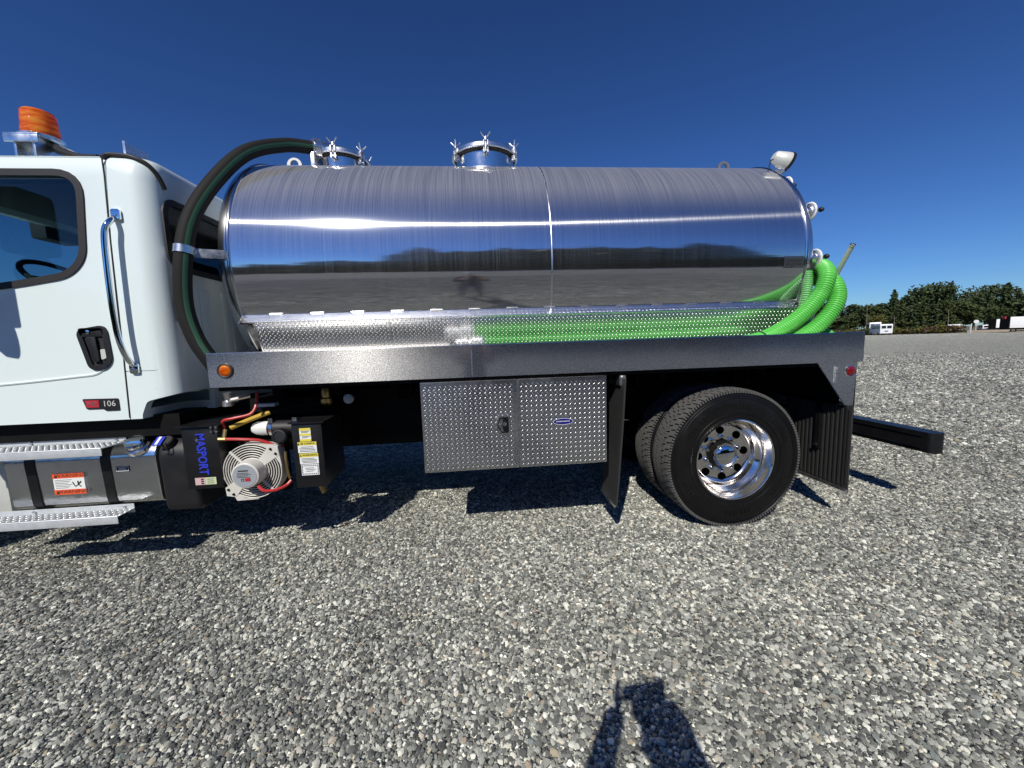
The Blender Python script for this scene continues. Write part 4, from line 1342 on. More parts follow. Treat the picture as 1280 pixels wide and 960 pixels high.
# --- fuel tank, fluid tank and steps
def side_gear():
    global SHIFT
    SHIFT = Vector((-.015, .018, 0))
    x0, x1 = -3.02, -2.12
    bm = BM()
    poly = round_poly([(2.66, .445), (2.645, .80), (2.715, .872), (3.22, .872), (3.22, .445)], [.06, .06, .06, .1, .1], 5)
    prism(bm, poly, YZ, x0, x1)
    ft = part('fuel_tank', bm, 'fuel_tank_metal', truck, bevel=.012, seg=3, label='polished aluminium fuel tank behind the cab steps')
    for xa in (-2.895, -2.45):
        bm = BM(); ringprism(bm, offset_poly(poly, .006), offset_poly(poly, -.003), YZ, xa, xa+.055)
        part('tank_strap', bm, 'black_paint', ft)
    # filler neck and cap on the shoulder
    bm = BM()
    ax = Vector((0, -.62, .78)).normalized(); o = Vector((-2.235, 2.672, .842))
    lathe(bm, o, ax, [(.075, -.02), (.072, .008), (.060, .012)], 28)
    lathe(bm, o, ax, [(.056, .0), (.058, .012), (.058, .038), (.052, .045), (0, .047)], 28)
    obox(bm, o+ax*.052, (.10, .018, .014), ax.to_track_quat('Z', 'Y').to_matrix())
    part('fuel_cap', bm, 'chrome', ft)
    # warning label
    yl = lambda z: 2.66-(z-.405)/(.84-.405)*.015-.0025
    bm = BM(); box(bm, -2.745, -2.562, 2.6445, 2.652, .549, .690)
    wl = part('warning_label', bm, 'label_white', ft, smooth=False, label='orange and white warning sticker')
    for z0, z1 in ((.658, .690), (.549, .582)):
        bm = BM(); box(bm, -2.747, -2.560, 2.6435, 2.6446, z0, z1)
        part('label_band', bm, 'label_orange', ft, smooth=False)
        bm = text_bm('WARNING', .032, lambda x, y, h: (-2.640+x, 2.6432-h, (z0+z1)/2+y), stretch=1.2)
        tri = [(-2.737, z0+.005), (-2.716, z0+.005), (-2.7265, z1-.006)]
        prism(bm, tri, XZ, 2.6422, 2.6436)
        part('label_words', bm, 'ink_black', ft, smooth=False)
    bm = BM()
    for k in range(6): box(bm, -2.735, -2.66+.012*(k % 3), 2.6438, 2.6447, .592+.0105*k, .5945+.0105*k)
    tube(bm, [(-2.632, 2.6435, .630), (-2.618, 2.6435, .600), (-2.600, 2.6435, .612), (-2.585, 2.6435, .598)], .003, 6)
    tube(bm, [(-2.60, 2.6435, .635), (-2.60, 2.6435, .612), (-2.582, 2.6435, .632)], .004, 6)
    part('label_print', bm, 'ink_black', ft, smooth=False)
    bm = BM(); box(bm, -2.365, -2.285, 2.644, 2.652, .680, .715)
    part('tank_label', bm, 'ink_black', ft, smooth=False)
    bm = BM()
    ringprism(bm, rrect(-2.363, -2.287, .682, .713, .003, 1), rrect(-2.360, -2.290, .685, .710, .002, 1), XZ, 2.6432, 2.6442)
    for k in range(3): box(bm, -2.352+.004*k, -2.298-.003*k, 2.6432, 2.6442, .689+.0065*k, .6925+.0065*k)
    part('label_print', bm, 'label_white', ft, smooth=False)
    # black fluid tank
    bm = BM()
    prism(bm, round_poly([(2.655, .375), (2.64, .80), (2.72, .885), (3.15, .885), (3.15, .375)], [.06, .06, .07, .1, .1], 5), YZ, -2.105, -1.88)
    df = part('fluid_tank', bm, 'black_plastic', truck, bevel=.03, seg=4, label='black plastic fluid tank with blue cap beside the fuel tank')
    bm = BM(); o = Vector((-2.045, 2.675, .845))
    lathe(bm, o, ax, [(.040, -.01), (.040, .03), (.034, .038), (0, .04)], 24)
    part('fluid_cap', bm, 'ink_black', df)
    bm = BM(); obox(bm, o+ax*.02+Vector((-.028, -.03, .012)), (.05, .07, .004), ax.to_track_quat('Z', 'Y').to_matrix())
    part('cap_label', bm, 'ink_blue', df)
    bm = BM(); obox(bm, o+ax*.024+Vector((-.028, -.03, .012)), (.016, .064, .004), ax.to_track_quat('Z', 'Y').to_matrix())
    part('cap_stripe', bm, 'label_white', df)
    bm = BM(); tube(bm, catmull([o+ax*.03, o+Vector((.02, -.06, .0)), o+Vector((.03, -.05, -.05)), o+Vector((0, -.035, -.06))], 6), .0035, 6)
    part('cap_tether', bm, 'rubber_seal', df)
    bm = BM(); box(bm, -2.02, -1.955, 2.75, 2.79, .884, .888)
    part('tank_sticker', bm, 'label_white', df, smooth=False)
    SHIFT = None
    # steps
    def step(zt, y0, y1, xr, zc, name_label, lipb):
        bm = BM()
        prism(bm, [(-3.25, y0), (xr, y0), (xr-.005, y1), (-3.25, y1)], XY, zt-.006, zt)
        box(bm, -3.25, xr, y0-.004, y0, zt-.048, zt+.002)
        box(bm, -3.25, xr-.005, y1, y1+.004, zt-.03, zt+lipb)
        tube(bm, [(-3.25, y0-.002, zt), (xr, y0-.002, zt)], .004, 6)
        st = part('step', bm, 'step_aluminium', truck, bevel=.0015, label=name_label)
        bm = BM(); box(bm, -3.24, xr-.012, y0+.014, y1-.006, zt-.002, zt+.0015)
        part('tread_surface', bm, 'step_tread', st, smooth=False)
        bm = BM(); lugs(bm, (-3.25, y0+.02, zt+.001), (1, 0, 0), (0, 1, 0), (0, 0, 1), xr+3.25+.01, y1-y0-.03, .036, L=.72, W=.24, H=.004)
        part('step_treads', bm, 'step_aluminium', st, smooth=False, kind='stuff', normals=False)
        bm = BM()
        for x in (-2.9, xr-.06): cyl(bm, (x, y1-.002, zt+lipb*.55), (x, y1-.010, zt+lipb*.55), .008, seg=10)
        part('step_bolts', bm, 'chrome', st)
        return st
    step(.872, 2.535, 2.712, -2.330, 0, 'upper ribbed aluminium cab step', .030)
    step(.428, 2.540, 2.665, -2.300, 0, 'lower ribbed aluminium cab step', .030)
    for x in (-2.95, -2.50):
        bm = BM(); box(bm, x-.03, x+.03, 2.62, 3.3, .355, .395)
        part('step_hanger', bm, 'black_paint', truck, smooth=False)
    bm = BM(); box(bm, -3.55, -3.14, 2.76, 3.2, .38, .86)
    part('battery_box', bm, 'lamp_housing', truck, bevel=.02)
side_gear()

# --- blower and cooler unit under the front of the bed
def blower():
    Y = 2.62
    bm = BM(); box(bm, -1.925, -1.705, Y, 3.0, .543, .962)
    bx = part('cooler_box', bm, 'black_paint', truck, bevel=.006, label='black box with blue lettering under the bed')
    # lettering runs down the box
    bm = text_bm('MASPORT', .078, lambda x, y, h: (-1.815+y, Y-.002-h, .778-x), stretch=.80, bold=.0016)
    part('box_letters', bm, 'ink_blue', bx, smooth=False)
    bm = BM(); lathe(bm, (-1.832, Y-.001, .875), (0, -1, 0), [(.011, 0), (.011, .006), (0, .008)], 12)
    part('box_bolt', bm, 'chrome', bx)
    bm = BM(); box(bm, -1.875, -1.812, Y-.002, Y+.001, .572, .620)
    part('box_sticker', bm, 'label_pink', bx, smooth=False)
    bm = BM(); box(bm, -1.811, -1.745, Y-.002, Y+.001, .572, .620)
    part('box_sticker', bm, 'label_green', bx, smooth=False)
    bm = BM()
    for k in range(3):
        box(bm, -1.838, -1.822, Y-.003, Y-.001, .577+.014*k, .586+.014*k)
        box(bm, -1.80, -1.76, Y-.003, Y-.001, .581+.013*k, .584+.013*k)
    part('sticker_print', bm, 'ink_black', bx, smooth=False)
    bm = BM(); box(bm, -1.945, -1.685, Y-.02, 3.02, .962, .97)
    part('box_lid', bm, 'black_paint', bx, smooth=False)
    bm = BM()
    for k in range(4): cyl(bm, (-1.735+.03*(k % 2), Y-.002, .925+.028*(k//2)), (-1.735+.03*(k % 2), Y-.012, .925+.028*(k//2)), .009, seg=8)
    part('box_studs', bm, 'chrome', bx)
    # second box with stickers
    bm = BM(); box(bm, -1.245, -1.052, Y, 3.0, .508, .948)
    b2 = part('oil_box', bm, 'black_paint', truck, bevel=.006, label='black box with yellow warning stickers under the bed')
    bm = BM(); box(bm, -1.26, -1.035, Y-.012, 3.02, .948, .956)
    part('box_lid', bm, 'black_paint', b2, smooth=False)
    def sticker(x0, x1, z0, z1, bands):
        bm = BM(); box(bm, x0, x1, Y-.002, Y+.001, z0, z1)
        part('sticker', bm, 'label_white', b2, smooth=False)
        for (a, b) in bands:
            bm = BM(); box(bm, x0, x1, Y-.003, Y-.0018, a, b)
            part('sticker_band', bm, 'label_yellow', b2, smooth=False)
    sticker(-1.195, -1.123, .826, .916, [(.826, .842), (.866, .880), (.900, .916)])
    sticker(-1.213, -1.093, .748, .822, [(.800, .822)])
    sticker(-1.208, -1.088, .672, .744, [(.720, .744)])
    sticker(-1.203, -1.090, .594, .668, [])
    for s, x, z, sz in (('BE CAREFUL', -1.148, .811, .016), ('WARNING', -1.140, .732, .019)):
        bm = text_bm(s, sz, lambda a, b, h: (x+a, Y-.0032-h, z+b), stretch=1.05, bold=.0003)
        prism(bm, [(x-.066, z-.007), (x-.052, z-.007), (x-.059, z+.007)], XZ, Y-.0040, Y-.0028)
        part('sticker_words', bm, 'ink_black', b2, smooth=False)
    bm = BM()
    rnd = random.Random(4)
    for (x0, x1, zs) in ((-1.205, -1.10, (.757, .767, .777, .787)), (-1.20, -1.096, (.681, .690, .699, .708)), (-1.183, -1.11, (.620, .631, .642)), (-1.19, -1.128, (.850, .858, .886, .893))):
        for z in zs:
            a = x0+rnd.random()*.012; b = x1-rnd.random()*.02
            box(bm, a, b, Y-.003, Y-.0018, z, z+.003)
    for k in range(9):
        x = -1.199+.0122*k
        for z in (.600, .657): box(bm, x, x+.007, Y-.003, Y-.0018, z, z+.006)
    for k in range(4):
        for x in (-1.200, -1.099): box(bm, x, x+.006, Y-.003, Y-.0018, .610+.0125*k, .617+.0125*k)
    part('sticker_print', bm, 'ink_black', b2, smooth=False)
    # fan: concentric wire guard, corner plates, motor
    c = Vector((-1.520, Y, .640))
    bm = BM(); lathe(bm, c+Vector((0, .02, 0)), (0, 1, 0), [(.184, 0), (.186, .004), (.186, .09), (.178, .09), (.176, .0)], 56)
    fs = part('fan_shroud', bm, 'fan_cream', truck, label='cream round fan with concentric wire guard')
    for k in range(7):
        bm = BM(); torus(bm, c+Vector((0, .012-.004*(6-k)/6, 0)), (0, 1, 0), .090+.0155*k, .0036, 56, 6)
        part('guard_ring', bm, 'fan_cream', fs)
    for a in (42, 132, 222, 312):
        d = Vector((math.cos(R(a)), 0, math.sin(R(a)))); n = Vector((-d.z, 0, d.x))
        bm = BM()
        wide = .045 if a in (42, 222) else .008
        pts = [c+d*.085-n*wide*.6, c+d*.085+n*wide*.6, c+d*.20+n*wide, c+d*.235, c+d*.20-n*wide] if wide > .02 else [c+d*.085-n*wide, c+d*.085+n*wide, c+d*.19+n*wide, c+d*.19-n*wide]
        prism(bm, [(p.x, p.z) for p in pts], XZ, Y+.004, Y+.010)
        part('guard_arm', bm, 'fan_cream', fs, smooth=False)
        if wide > .02:
            bm = BM()
            for q in (-.022, .022):
                p = c+d*.195+n*q; cyl(bm, (p.x, Y+.005, p.z), (p.x, Y-.003, p.z), .008, seg=8)
            part('guard_bolts', bm, 'chassis_black', fs)
    # square corners of the fan housing
    bm = BM()
    prism(bm, [(c.x-.19, c.z-.02), (c.x-.115, c.z-.195), (c.x+.02, c.z-.192), (c.x-.06, c.z-.182), (c.x-.13, c.z-.13), (c.x-.18, c.z-.04)], XZ, Y+.006, Y+.085)
    prism(bm, [(c.x+.19, c.z+.02), (c.x+.175, c.z+.165), (c.x-.02, c.z+.195), (c.x+.06, c.z+.182), (c.x+.13, c.z+.13), (c.x+.18, c.z+.04)], XZ, Y+.006, Y+.085)
    part('housing_corner', bm, 'fan_cream', fs, smooth=False)
    bm = BM(); lathe(bm, c+Vector((0, .03, 0)), (0, -1, 0), [(.09, 0), (.090, .06), (.084, .105), (.076, .110), (0, .110)], 48)
    part('fan_motor', bm, 'fan_cream', fs)
    bm = BM(); lathe(bm, c+Vector((0, .03, 0)), (0, -1, 0), [(.074, .1105), (.074, .112), (0, .112)], 48)
    part('motor_plate', bm, 'motor_grey', fs)
    ym = Y+.03-.113
    bm = BM(); box(bm, c.x+.002, c.x+.034, ym-.001, ym+.001, c.z-.036, c.z-.014)
    part('motor_logo', bm, 'label_red', fs, smooth=False)
    bm = BM()
    rnd = random.Random(8)
    for k in range(8): box(bm, c.x-.036+.0078*k, c.x-.0305+.0078*k, ym-.001, ym+.001, c.z+.030, c.z+.038)
    for k in range(4): box(bm, c.x-.045, c.x+.02+.02*rnd.random(), ym-.0008, ym+.001, c.z+.018-.009*k, c.z+.0205-.009*k)
    ringprism(bm, rrect(c.x-.022, c.x-.004, c.z-.034, c.z-.017, .001, 1), rrect(c.x-.019, c.x-.007, c.z-.031, c.z-.020, .001, 1), XZ, ym-.001, ym+.001)
    part('motor_print', bm, 'ink_black', fs, smooth=False)
    for k in range(5):
        a = R(72*k+10)
        d = Vector((math.cos(a), 0, math.sin(a))); n = Vector((-d.z, 0, d.x))
        bm = BM()
        vs = [bm.verts.new(c+Vector((0, .05, 0))+p) for p in (d*.05-n*.02+Vector((0, .015, 0)), d*.05+n*.02, d*.168+n*.045, d*.168-n*.045+Vector((0, .03, 0)))]
        bm.faces.new(vs)
        part('fan_blade', bm, 'chassis_black', fs, smooth=False)
    bm = BM(); box(bm, c.x-.17, c.x+.17, Y+.11, Y+.17, c.z-.18, c.z+.18)
    part('cooler_core', bm, 'chassis_black', fs, smooth=False)
    # intake pipe, clamps, filter
    bm = BM(); lathe(bm, (-1.555, Y+.13, .905), (1, 0, -.02), [(.0, 0), (.03, .002), (.044, .03), (.048, .07), (.048, .11)], 28)
    ip = part('intake_pipe', bm, 'white_plastic', truck, label='white pipe joined to a black rubber sleeve above the fan')
    bm = BM(); lathe(bm, (-1.445, Y+.13, .903), (1, 0, -.02), [(.05, 0), (.052, .002), (.052, .19), (.05, .192)], 28)
    part('rubber_sleeve', bm, 'rubber_seal', ip)
    for x in (-1.43, -1.272):
        bm = BM(); lathe(bm, (x, Y+.13, .902), (1, 0, -.02), [(.053, 0), (.056, .001), (.056, .020), (.053, .021)], 28)
        box(bm, x-.004, x+.024, Y+.09, Y+.13, .952, .976)
        part('hose_clamp', bm, 'chrome', ip)
    bm = BM(); lathe(bm, (-1.335, Y+.07, .862), (0, -1, .1), [(.048, 0), (.048, .05), (.044, .058), (.034, .06), (.032, .055), (0, .055)], 24)
    for k in range(24):
        a = 2*PI*k/24
        obox(bm, (-1.335+.048*math.cos(a), Y+.04, .862+.048*math.sin(a)), (.005, .05, .005), Matrix())
    part('filter_cap', bm, 'black_plastic', ip)
    # wires and hoses
    def wire(pts, r, mat, nm): 
        bm = BM(); tube(bm, catmull(pts, 8), r, 8); part(nm, bm, mat, ip)
    wire([(-1.69, Y+.05, .935), (-1.68, Y+.03, .985), (-1.61, Y+.03, 1.0), (-1.52, Y+.06, 1.02), (-1.50, Y+.10, 1.08), (-1.50, Y+.12, 1.16)], .009, 'red_wire', 'red_cable')
    wire([(-1.665, Y+.0, .87), (-1.55, Y-.0, .862), (-1.46, Y+.02, .845), (-1.38, Y+.05, .80), (-1.33, Y+.06, .79)], .010, 'red_wire', 'red_cable')
    wire([(-1.465, Y-.05, .565), (-1.42, Y-.065, .53), (-1.36, Y-.04, .52), (-1.31, Y+.0, .535), (-1.285, Y+.02, .56)], .010, 'red_wire', 'red_cable')
    wire([(-1.305, Y+.02, .76), (-1.300, Y+.01, .70), (-1.295, Y+.01, .62), (-1.29, Y+.02, .575)], .010, 'brass', 'copper_pipe')
    wire([(-1.66, Y+.06, .93), (-1.55, Y+.12, .975), (-1.45, Y+.16, 1.01)], .016, 'yellow_hose', 'yellow_pipe')
    wire([(-1.45, Y+.16, 1.01), (-1.3, Y+.25, 1.04), (-1.12, Y+.35, 1.05)], .014, 'chassis_black', 'black_pipe')
    bm = BM(); tube(bm, [(-1.70, Y+.0, .872), (-1.655, Y-.0, .870)], .014, 8); tube(bm, [(-1.668, Y+.0, .875), (-1.668, Y+.02, .93)], .012, 8)
    part('brass_fitting', bm, 'brass', ip)
    bm = BM(); tube(bm, [(-1.12, Y+.08, .50), (-1.10, Y+.08, .44)], .02, 8)
    part('brass_drain', bm, 'brass', ip)
    bm = BM(); box(bm, -1.60, -1.46, Y+.25, Y+.31, 1.035, 1.055)
    part('white_tag', bm, 'label_white', ip, smooth=False)
    bm = BM(); lathe(bm, (-1.12, Y+.30, 1.02), (0, 0, 1), [(0, 0), (.03, 0), (.045, .02), (.045, .05), (.032, .06), (.036, .10), (.028, .13), (0, .13)], 18)
    part('brass_valve', bm, 'brass', ip)
    bm = BM(); lathe(bm, (-.96, Y+.32, 1.06), (0, -1, 0), [(.034, 0), (.036, .03), (.03, .032), (0, .03)], 20)
    part('gauge', bm, 'motor_grey', ip)
    bm = BM(); lathe(bm, (-1.74, Y+.2, 1.06), (0, 0, 1), [(0, 0), (.035, 0), (.035, .03), (.02, .04), (.026, .09), (0, .1)], 16); tube(bm, [(-1.72, Y+.2, 1.1), (-1.62, Y+.25, 1.12)], .016, 8)
    part('air_fitting', bm, 'cast_aluminium', ip)
    # pump body behind
    bm = BM(); cyl(bm, (-1.85, 3.30, .85), (-1.05, 3.30, .85), .24, seg=32); box(bm, -1.7, -1.2, 3.0, 3.5, .95, 1.08)
    part('vacuum_pump', bm, 'chassis_black', truck, label='dark pump body deep under the bed')
blower()

# --- black suction hose over the front of the tank
def black_hose():
    ctrl = [(-1.66, 2.72, 1.20), (-1.718, 2.68, 1.36), (-1.80, 2.672, 1.53), (-1.845, 2.675, 1.75), (-1.825, 2.69, 2.04), (-1.79, 2.75, 2.30), (-1.71, 2.90, 2.585), (-1.59, 3.10, 2.855), (-1.435, 3.35, 3.025), (-1.285, 3.50, 3.080)]
    pts = resample(catmull(ctrl, 14), .02)
    bm = BM(); tube(bm, pts, .050, 28)
    hs = part('suction_hose', bm, 'hose_black', truck, label='thick black hose with green stripe arching over the tank front')
    # stripe: a thin strip on the hose facing out and back
    bm = BM()
    prev = None
    for i, p in enumerate(pts):
        t = (pts[min(i+1, len(pts)-1)]-pts[max(i-1, 0)]).normalized()
        side = Vector((.75, -.66, -.15)); side = (side-t*side.dot(t)).normalized(); b = t.cross(side)
        row = []
        for k in range(6):
            a = R(-16+32*k/5)
            row.append(bm.verts.new(p+.0511*(math.cos(a)*side+math.sin(a)*b)))
        if prev: bridge(bm, prev, row, False)
        prev = row
    part('hose_stripe', bm, 'hose_stripe', hs)
    # clamp band and stand-off bracket on the tank head
    P0 = Vector((-1.822, 2.705, 2.10)); t = Vector((.1, .12, 1)).normalized()
    bm = BM(); lathe(bm, Vector((-1.820, 2.695, 2.085)), t, [(.0515, -.024), (.0555, -.024), (.0555, .024), (.0515, .024)], 32)
    part('hose_band', bm, 'bare_aluminium', hs)
    bm = BM(); obox(bm, (-1.700, 2.752, 2.072), (.20, .012, .056), Matrix.Rotation(R(22), 3, 'Z')); 
    cyl(bm, (-1.765, 2.715, 2.078), (-1.765, 2.705, 2.078), .010, seg=10)
    part('band_bracket', bm, 'bare_aluminium', hs, smooth=False)
black_hose()

# --- green hoses (loose, laid in the tray)
def hose(ctrl, r, pitch, mat, label, name='green_hose', depth=.009, cuff=True, seg=20, group=None):
    pts = resample(catmull(ctrl, 16), pitch/4)
    base = Vector(ctrl[0])
    o = thing(name, label, 'hose', (ctrl[0][0], ctrl[0][1], 1.2215), group)
    rs = [r-depth*(0, .25, 1, .25)[i % 4] for i in range(len(pts))]
    bm = BM(); tube(bm, pts, rs, seg)
    part('hose_body', bm, mat, o, angle=75)
    if cuff:
        d = (pts[1]-pts[0]).normalized()
        bm = BM(); lathe(bm, pts[0]-d*.14, d, [(.036, 0), (.048, .002), (.048, .05), (.054, .055), (.054, .085), (.042, .09), (.042, .12), (r+.003, .125), (r+.003, .20)], 28)
        part('coupling', bm, 'cast_aluminium', o)
        bm = BM(); n = d.cross(Vector((0, 0, 1)))
        for s in (-1, 1): tube(bm, [pts[0]-d*.085+n*s*.054, pts[0]-d*.06+n*s*.075, pts[0]+d*.02+n*s*.066], .008, 8)
        part('cam_arm', bm, 'cast_aluminium', o)
        bm = BM(); lathe(bm, pts[0]+d*.062, d, [(r+.003, 0), (r+.006, .001), (r+.006, .016), (r+.003, .017)], 28)
        part('band_clamp', bm, 'chrome', o)
    return o
zf = 1.300
zr = 1.2215
hA = hose([(-.10, 2.684, zf+.058), (.6, 2.684, zf+.058), (1.4, 2.684, zf+.058), (1.85, 2.684, zf+.066), (2.12, 2.684, zr+.185), (2.38, 2.690, zr+.320), (2.56, 2.70, zr+.49), (2.645, 2.74, zr+.65), (2.73, 2.95, zr+.745), (2.76, 3.4, zr+.72), (2.76, 3.95, zr+.60)],
          .0575, .0175, 'hose_green', 'ribbed green hose curving up beside the tank head, the inner big one')
hB = hose([(-.02, 2.812, zf+.058), (.7, 2.812, zf+.058), (1.5, 2.808, zf+.058), (1.9, 2.795, zf+.058), (2.18, 2.76, zf+.058), (2.42, 2.695, zr+.185), (2.60, 2.682, zr+.315), (2.70, 2.698, zr+.465), (2.728, 2.78, zr+.60), (2.80, 3.02, zr+.65), (2.85, 3.5, zr+.62), (2.85, 4.0, zr+.5)],
          .0575, .0175, 'hose_green', 'ribbed green hose making the outermost bend behind the tank')
hC = hose([(2.46, 2.86, zf+.05), (2.60, 2.76, zf+.05), (2.70, 2.74, zf+.07), (2.74, 2.84, zf+.13), (2.745, 3.1, zf+.2), (2.745, 3.5, zf+.2)],
          .045, .0175, 'hose_green', 'short thin green hose tucked low behind the two big bends', cuff=False)
hD = hose([(2.555, 2.82, zr+.70), (2.545, 2.80, zr+.62), (2.52, 2.775, zr+.52), (2.50, 2.77, zr+.40), (2.52, 2.79, zr+.25), (2.55, 2.83, zr+.09)],
          .037, .017, 'hose_pale', 'short pale ribbed hose hanging between tank rim and green hoses', cuff=False)
bm = BM(); lathe(bm, (2.556, 2.822, zr+.685), (0, .1, 1), [(.0, 0), (.046, .0), (.048, .02), (.044, .03), (.036, .05), (.036, .10), (0, .1)], 24)
part('hose_collar', bm, 'black_plastic', hD)
# black straps round hose A
bm = BM(); lathe(bm, (2.10, 2.684, zr+.176), (.93, .01, .36), [(.0578, 0), (.060, .001), (.060, .008), (.0578, .009)], 28)
part('strap', bm, 'rubber_seal', hA)
# galvanised wand stowed behind the tank
wd = thing('suction_wand', 'grey metal pipe poking up behind the green hoses', 'pipe', (2.83, 2.80, 1.2215))
bm = BM(); tube(bm, [(2.79, 3.02, 1.56), (2.735, 2.75, 1.87), (2.70, 2.605, 2.045)], .017, 16); 
part('wand_tube', bm, 'lamp_housing', wd)
bm = BM(); lathe(bm, (2.70, 2.605, 2.045), (-.035, -.145, .175), [(.0175, -.004), (.019, 0), (.019, .006), (.013, .006), (.012, 0), (0, 0)], 16)
part('wand_tip', bm, 'chrome', wd)
bm = BM(); tube(bm, [(2.79, 3.01, 1.58), (2.80, 3.05, 1.42), (2.80, 3.07, 1.2165)], .022, 12)
part('wand_foot', bm, 'lamp_housing', wd)

# ------------------------------------------------------------------ photographer (out of frame: casts the shadow, shows in the polished metal)
def person():
    pr = thing('person', 'person in dark clothes and pale cap holding up a phone, seen as shadow and reflection', 'person', (-.05, -.45, 0))
    def skin(name, verts, edges, radii, mats, root=0, sub=2, parent=pr):
        me = bpy.data.meshes.new(name)
        me.from_pydata([Vector(v) for v in verts], edges, [])
        o = bpy.data.objects.new(name, me); COL.objects.link(o)
        md = o.modifiers.new('s', 'SKIN'); md.use_smooth_shade = True
        o.modifiers.new('d', 'SUBSURF').levels = sub
        sv = me.skin_vertices[0].data
        for i, r in enumerate(radii):
            sv[i].radius = r if hasattr(r, '__len__') else (r, r)
            sv[i].use_root = (i == root)
        dg = bpy.context.evaluated_depsgraph_get()
        m2 = bpy.data.meshes.new_from_object(o.evaluated_get(dg))
        bpy.data.objects.remove(o); bpy.data.meshes.remove(me)
        m2.transform(Matrix.Translation(-Vector(pr.location)))
        ob = bpy.data.objects.new(name, m2); COL.objects.link(ob); ob.parent = parent
        m2.materials.clear()
        for k in mats: m2.materials.append(MATS[k])
        m2.polygons.foreach_set('use_smooth', [True]*len(m2.polygons))
        return ob
    cx = -.05
    V = [(cx, -.46, .93), (cx, -.47, 1.12), (cx, -.45, 1.30), (cx, -.43, 1.40), (cx, -.40, 1.475), (cx, -.375, 1.53), (cx, -.36, 1.60), (cx, -.375, 1.675)]
    Rr = [(.17, .12), (.155, .115), (.17, .115), (.10, .085), .052, (.066, .075), (.076, .095), (.066, .082)]
    E_ = [(i, i+1) for i in range(7)]
    for s in (-1, 1):
        b = len(V)
        V += [(cx+s*.175, -.42, 1.375), (cx+s*.225, -.22, 1.155), (s*.125, -.055, 1.37), (s*.095, -.035, 1.425)]
        Rr += [.068, .058, .044, (.034, .045)]
        E_ += [(3, b), (b, b+1), (b+1, b+2), (b+2, b+3)]
        b = len(V)
        V += [(cx+s*.10, -.46, .86), (cx+s*.125, -.45, .50), (cx+s*.14, -.48, .10), (cx+s*.15, -.40, .05), (cx+s*.155, -.29, .035)]
        Rr += [.095, .066, .048, (.05, .05), (.045, .032)]
        E_ += [(0, b), (b, b+1), (b+1, b+2), (b+2, b+3), (b+3, b+4)]
    body = skin('body', V, E_, Rr, ['cloth_navy', 'skin', 'cloth_denim', 'leather'])
    for p in body.data.polygons:
        c = p.center+Vector(pr.location)
        if c.z > 1.465 and c.y < -.2: p.material_index = 1
        elif c.y > -.095 and c.z > 1.3: p.material_index = 1
        elif c.z < .105: p.material_index = 3
        elif c.z < .95: p.material_index = 2
    # fingers closing on the phone edges
    for s in (-1, 1):
        for k in range(5):
            if k < 4:
                z = 1.425+.021*k-.005
                L = (.9, 1.0, .95, .75)[k]
                v = [(s*.098, -.035, z), (s*(.098), -.012, z+.002), (s*.088, .006, z+.003), (s*(.088-.022*L), .009, z+.002)]
            else:
                v = [(s*.098, -.045, 1.42), (s*.085, -.040, 1.455), (s*.066, -.034, 1.475), (s*.050, -.031, 1.48)]
            skin('finger', v, [(0, 1), (1, 2), (2, 3)], [.0095, .0085, .008, .0065], ['skin'], parent=body)
    # face details and cap
    bm = BM(); lathe(bm, (cx, -.275, 1.585), (0, 1, -.35), [(0, -.015), (.016, -.01), (.013, .012), (.006, .02), (0, .022)], 10)
    for s in (-1, 1): lathe(bm, (cx+s*.078, -.365, 1.60), (s, -.3, 0), [(0, -.01), (.022, -.006), (.026, .008), (.014, .012), (0, .008)], 10)
    part('face', bm, 'skin', body)
    bm = BM()
    for s in (-1, 1): lathe(bm, (cx+s*.032, -.277, 1.612), (0, 1, 0), [(0, -.006), (.010, -.002), (.008, .006), (0, .008)], 10)
    box(bm, cx-.024, cx+.024, -.285, -.272, 1.548, 1.553)
    part('eyes_and_mouth', bm, 'ink_black', body)
    bm = BM()
    lathe(bm, (cx, -.372, 1.635), (0, -.05, 1), [(.094, 0), (.098, .02), (.092, .055), (.07, .082), (.03, .094), (0, .096)], 28)
    vs0 = [bm.verts.new((cx+.088*math.cos(t), -.36+.088*math.sin(t), 1.638)) for t in np.linspace(.35, PI-.35, 13)]
    vs1 = [bm.verts.new((cx+.10*math.cos(t), -.335+.165*math.sin(t), 1.632)) for t in np.linspace(.35, PI-.35, 13)]
    bridge(bm, vs0, vs1, False)
    part('cap', bm, 'cap_cloth', body)
    ph = thing('phone', 'dark phone held level in both hands by the photographer', 'phone', (0, -.018, 1.41))
    bm = BM(); prism(bm, rrect(-.078, .078, 1.426, 1.504, .03, 5), XZ, -.028, -.019)
    part('phone_body', bm, 'phone_black', ph, bevel=.002)
person()

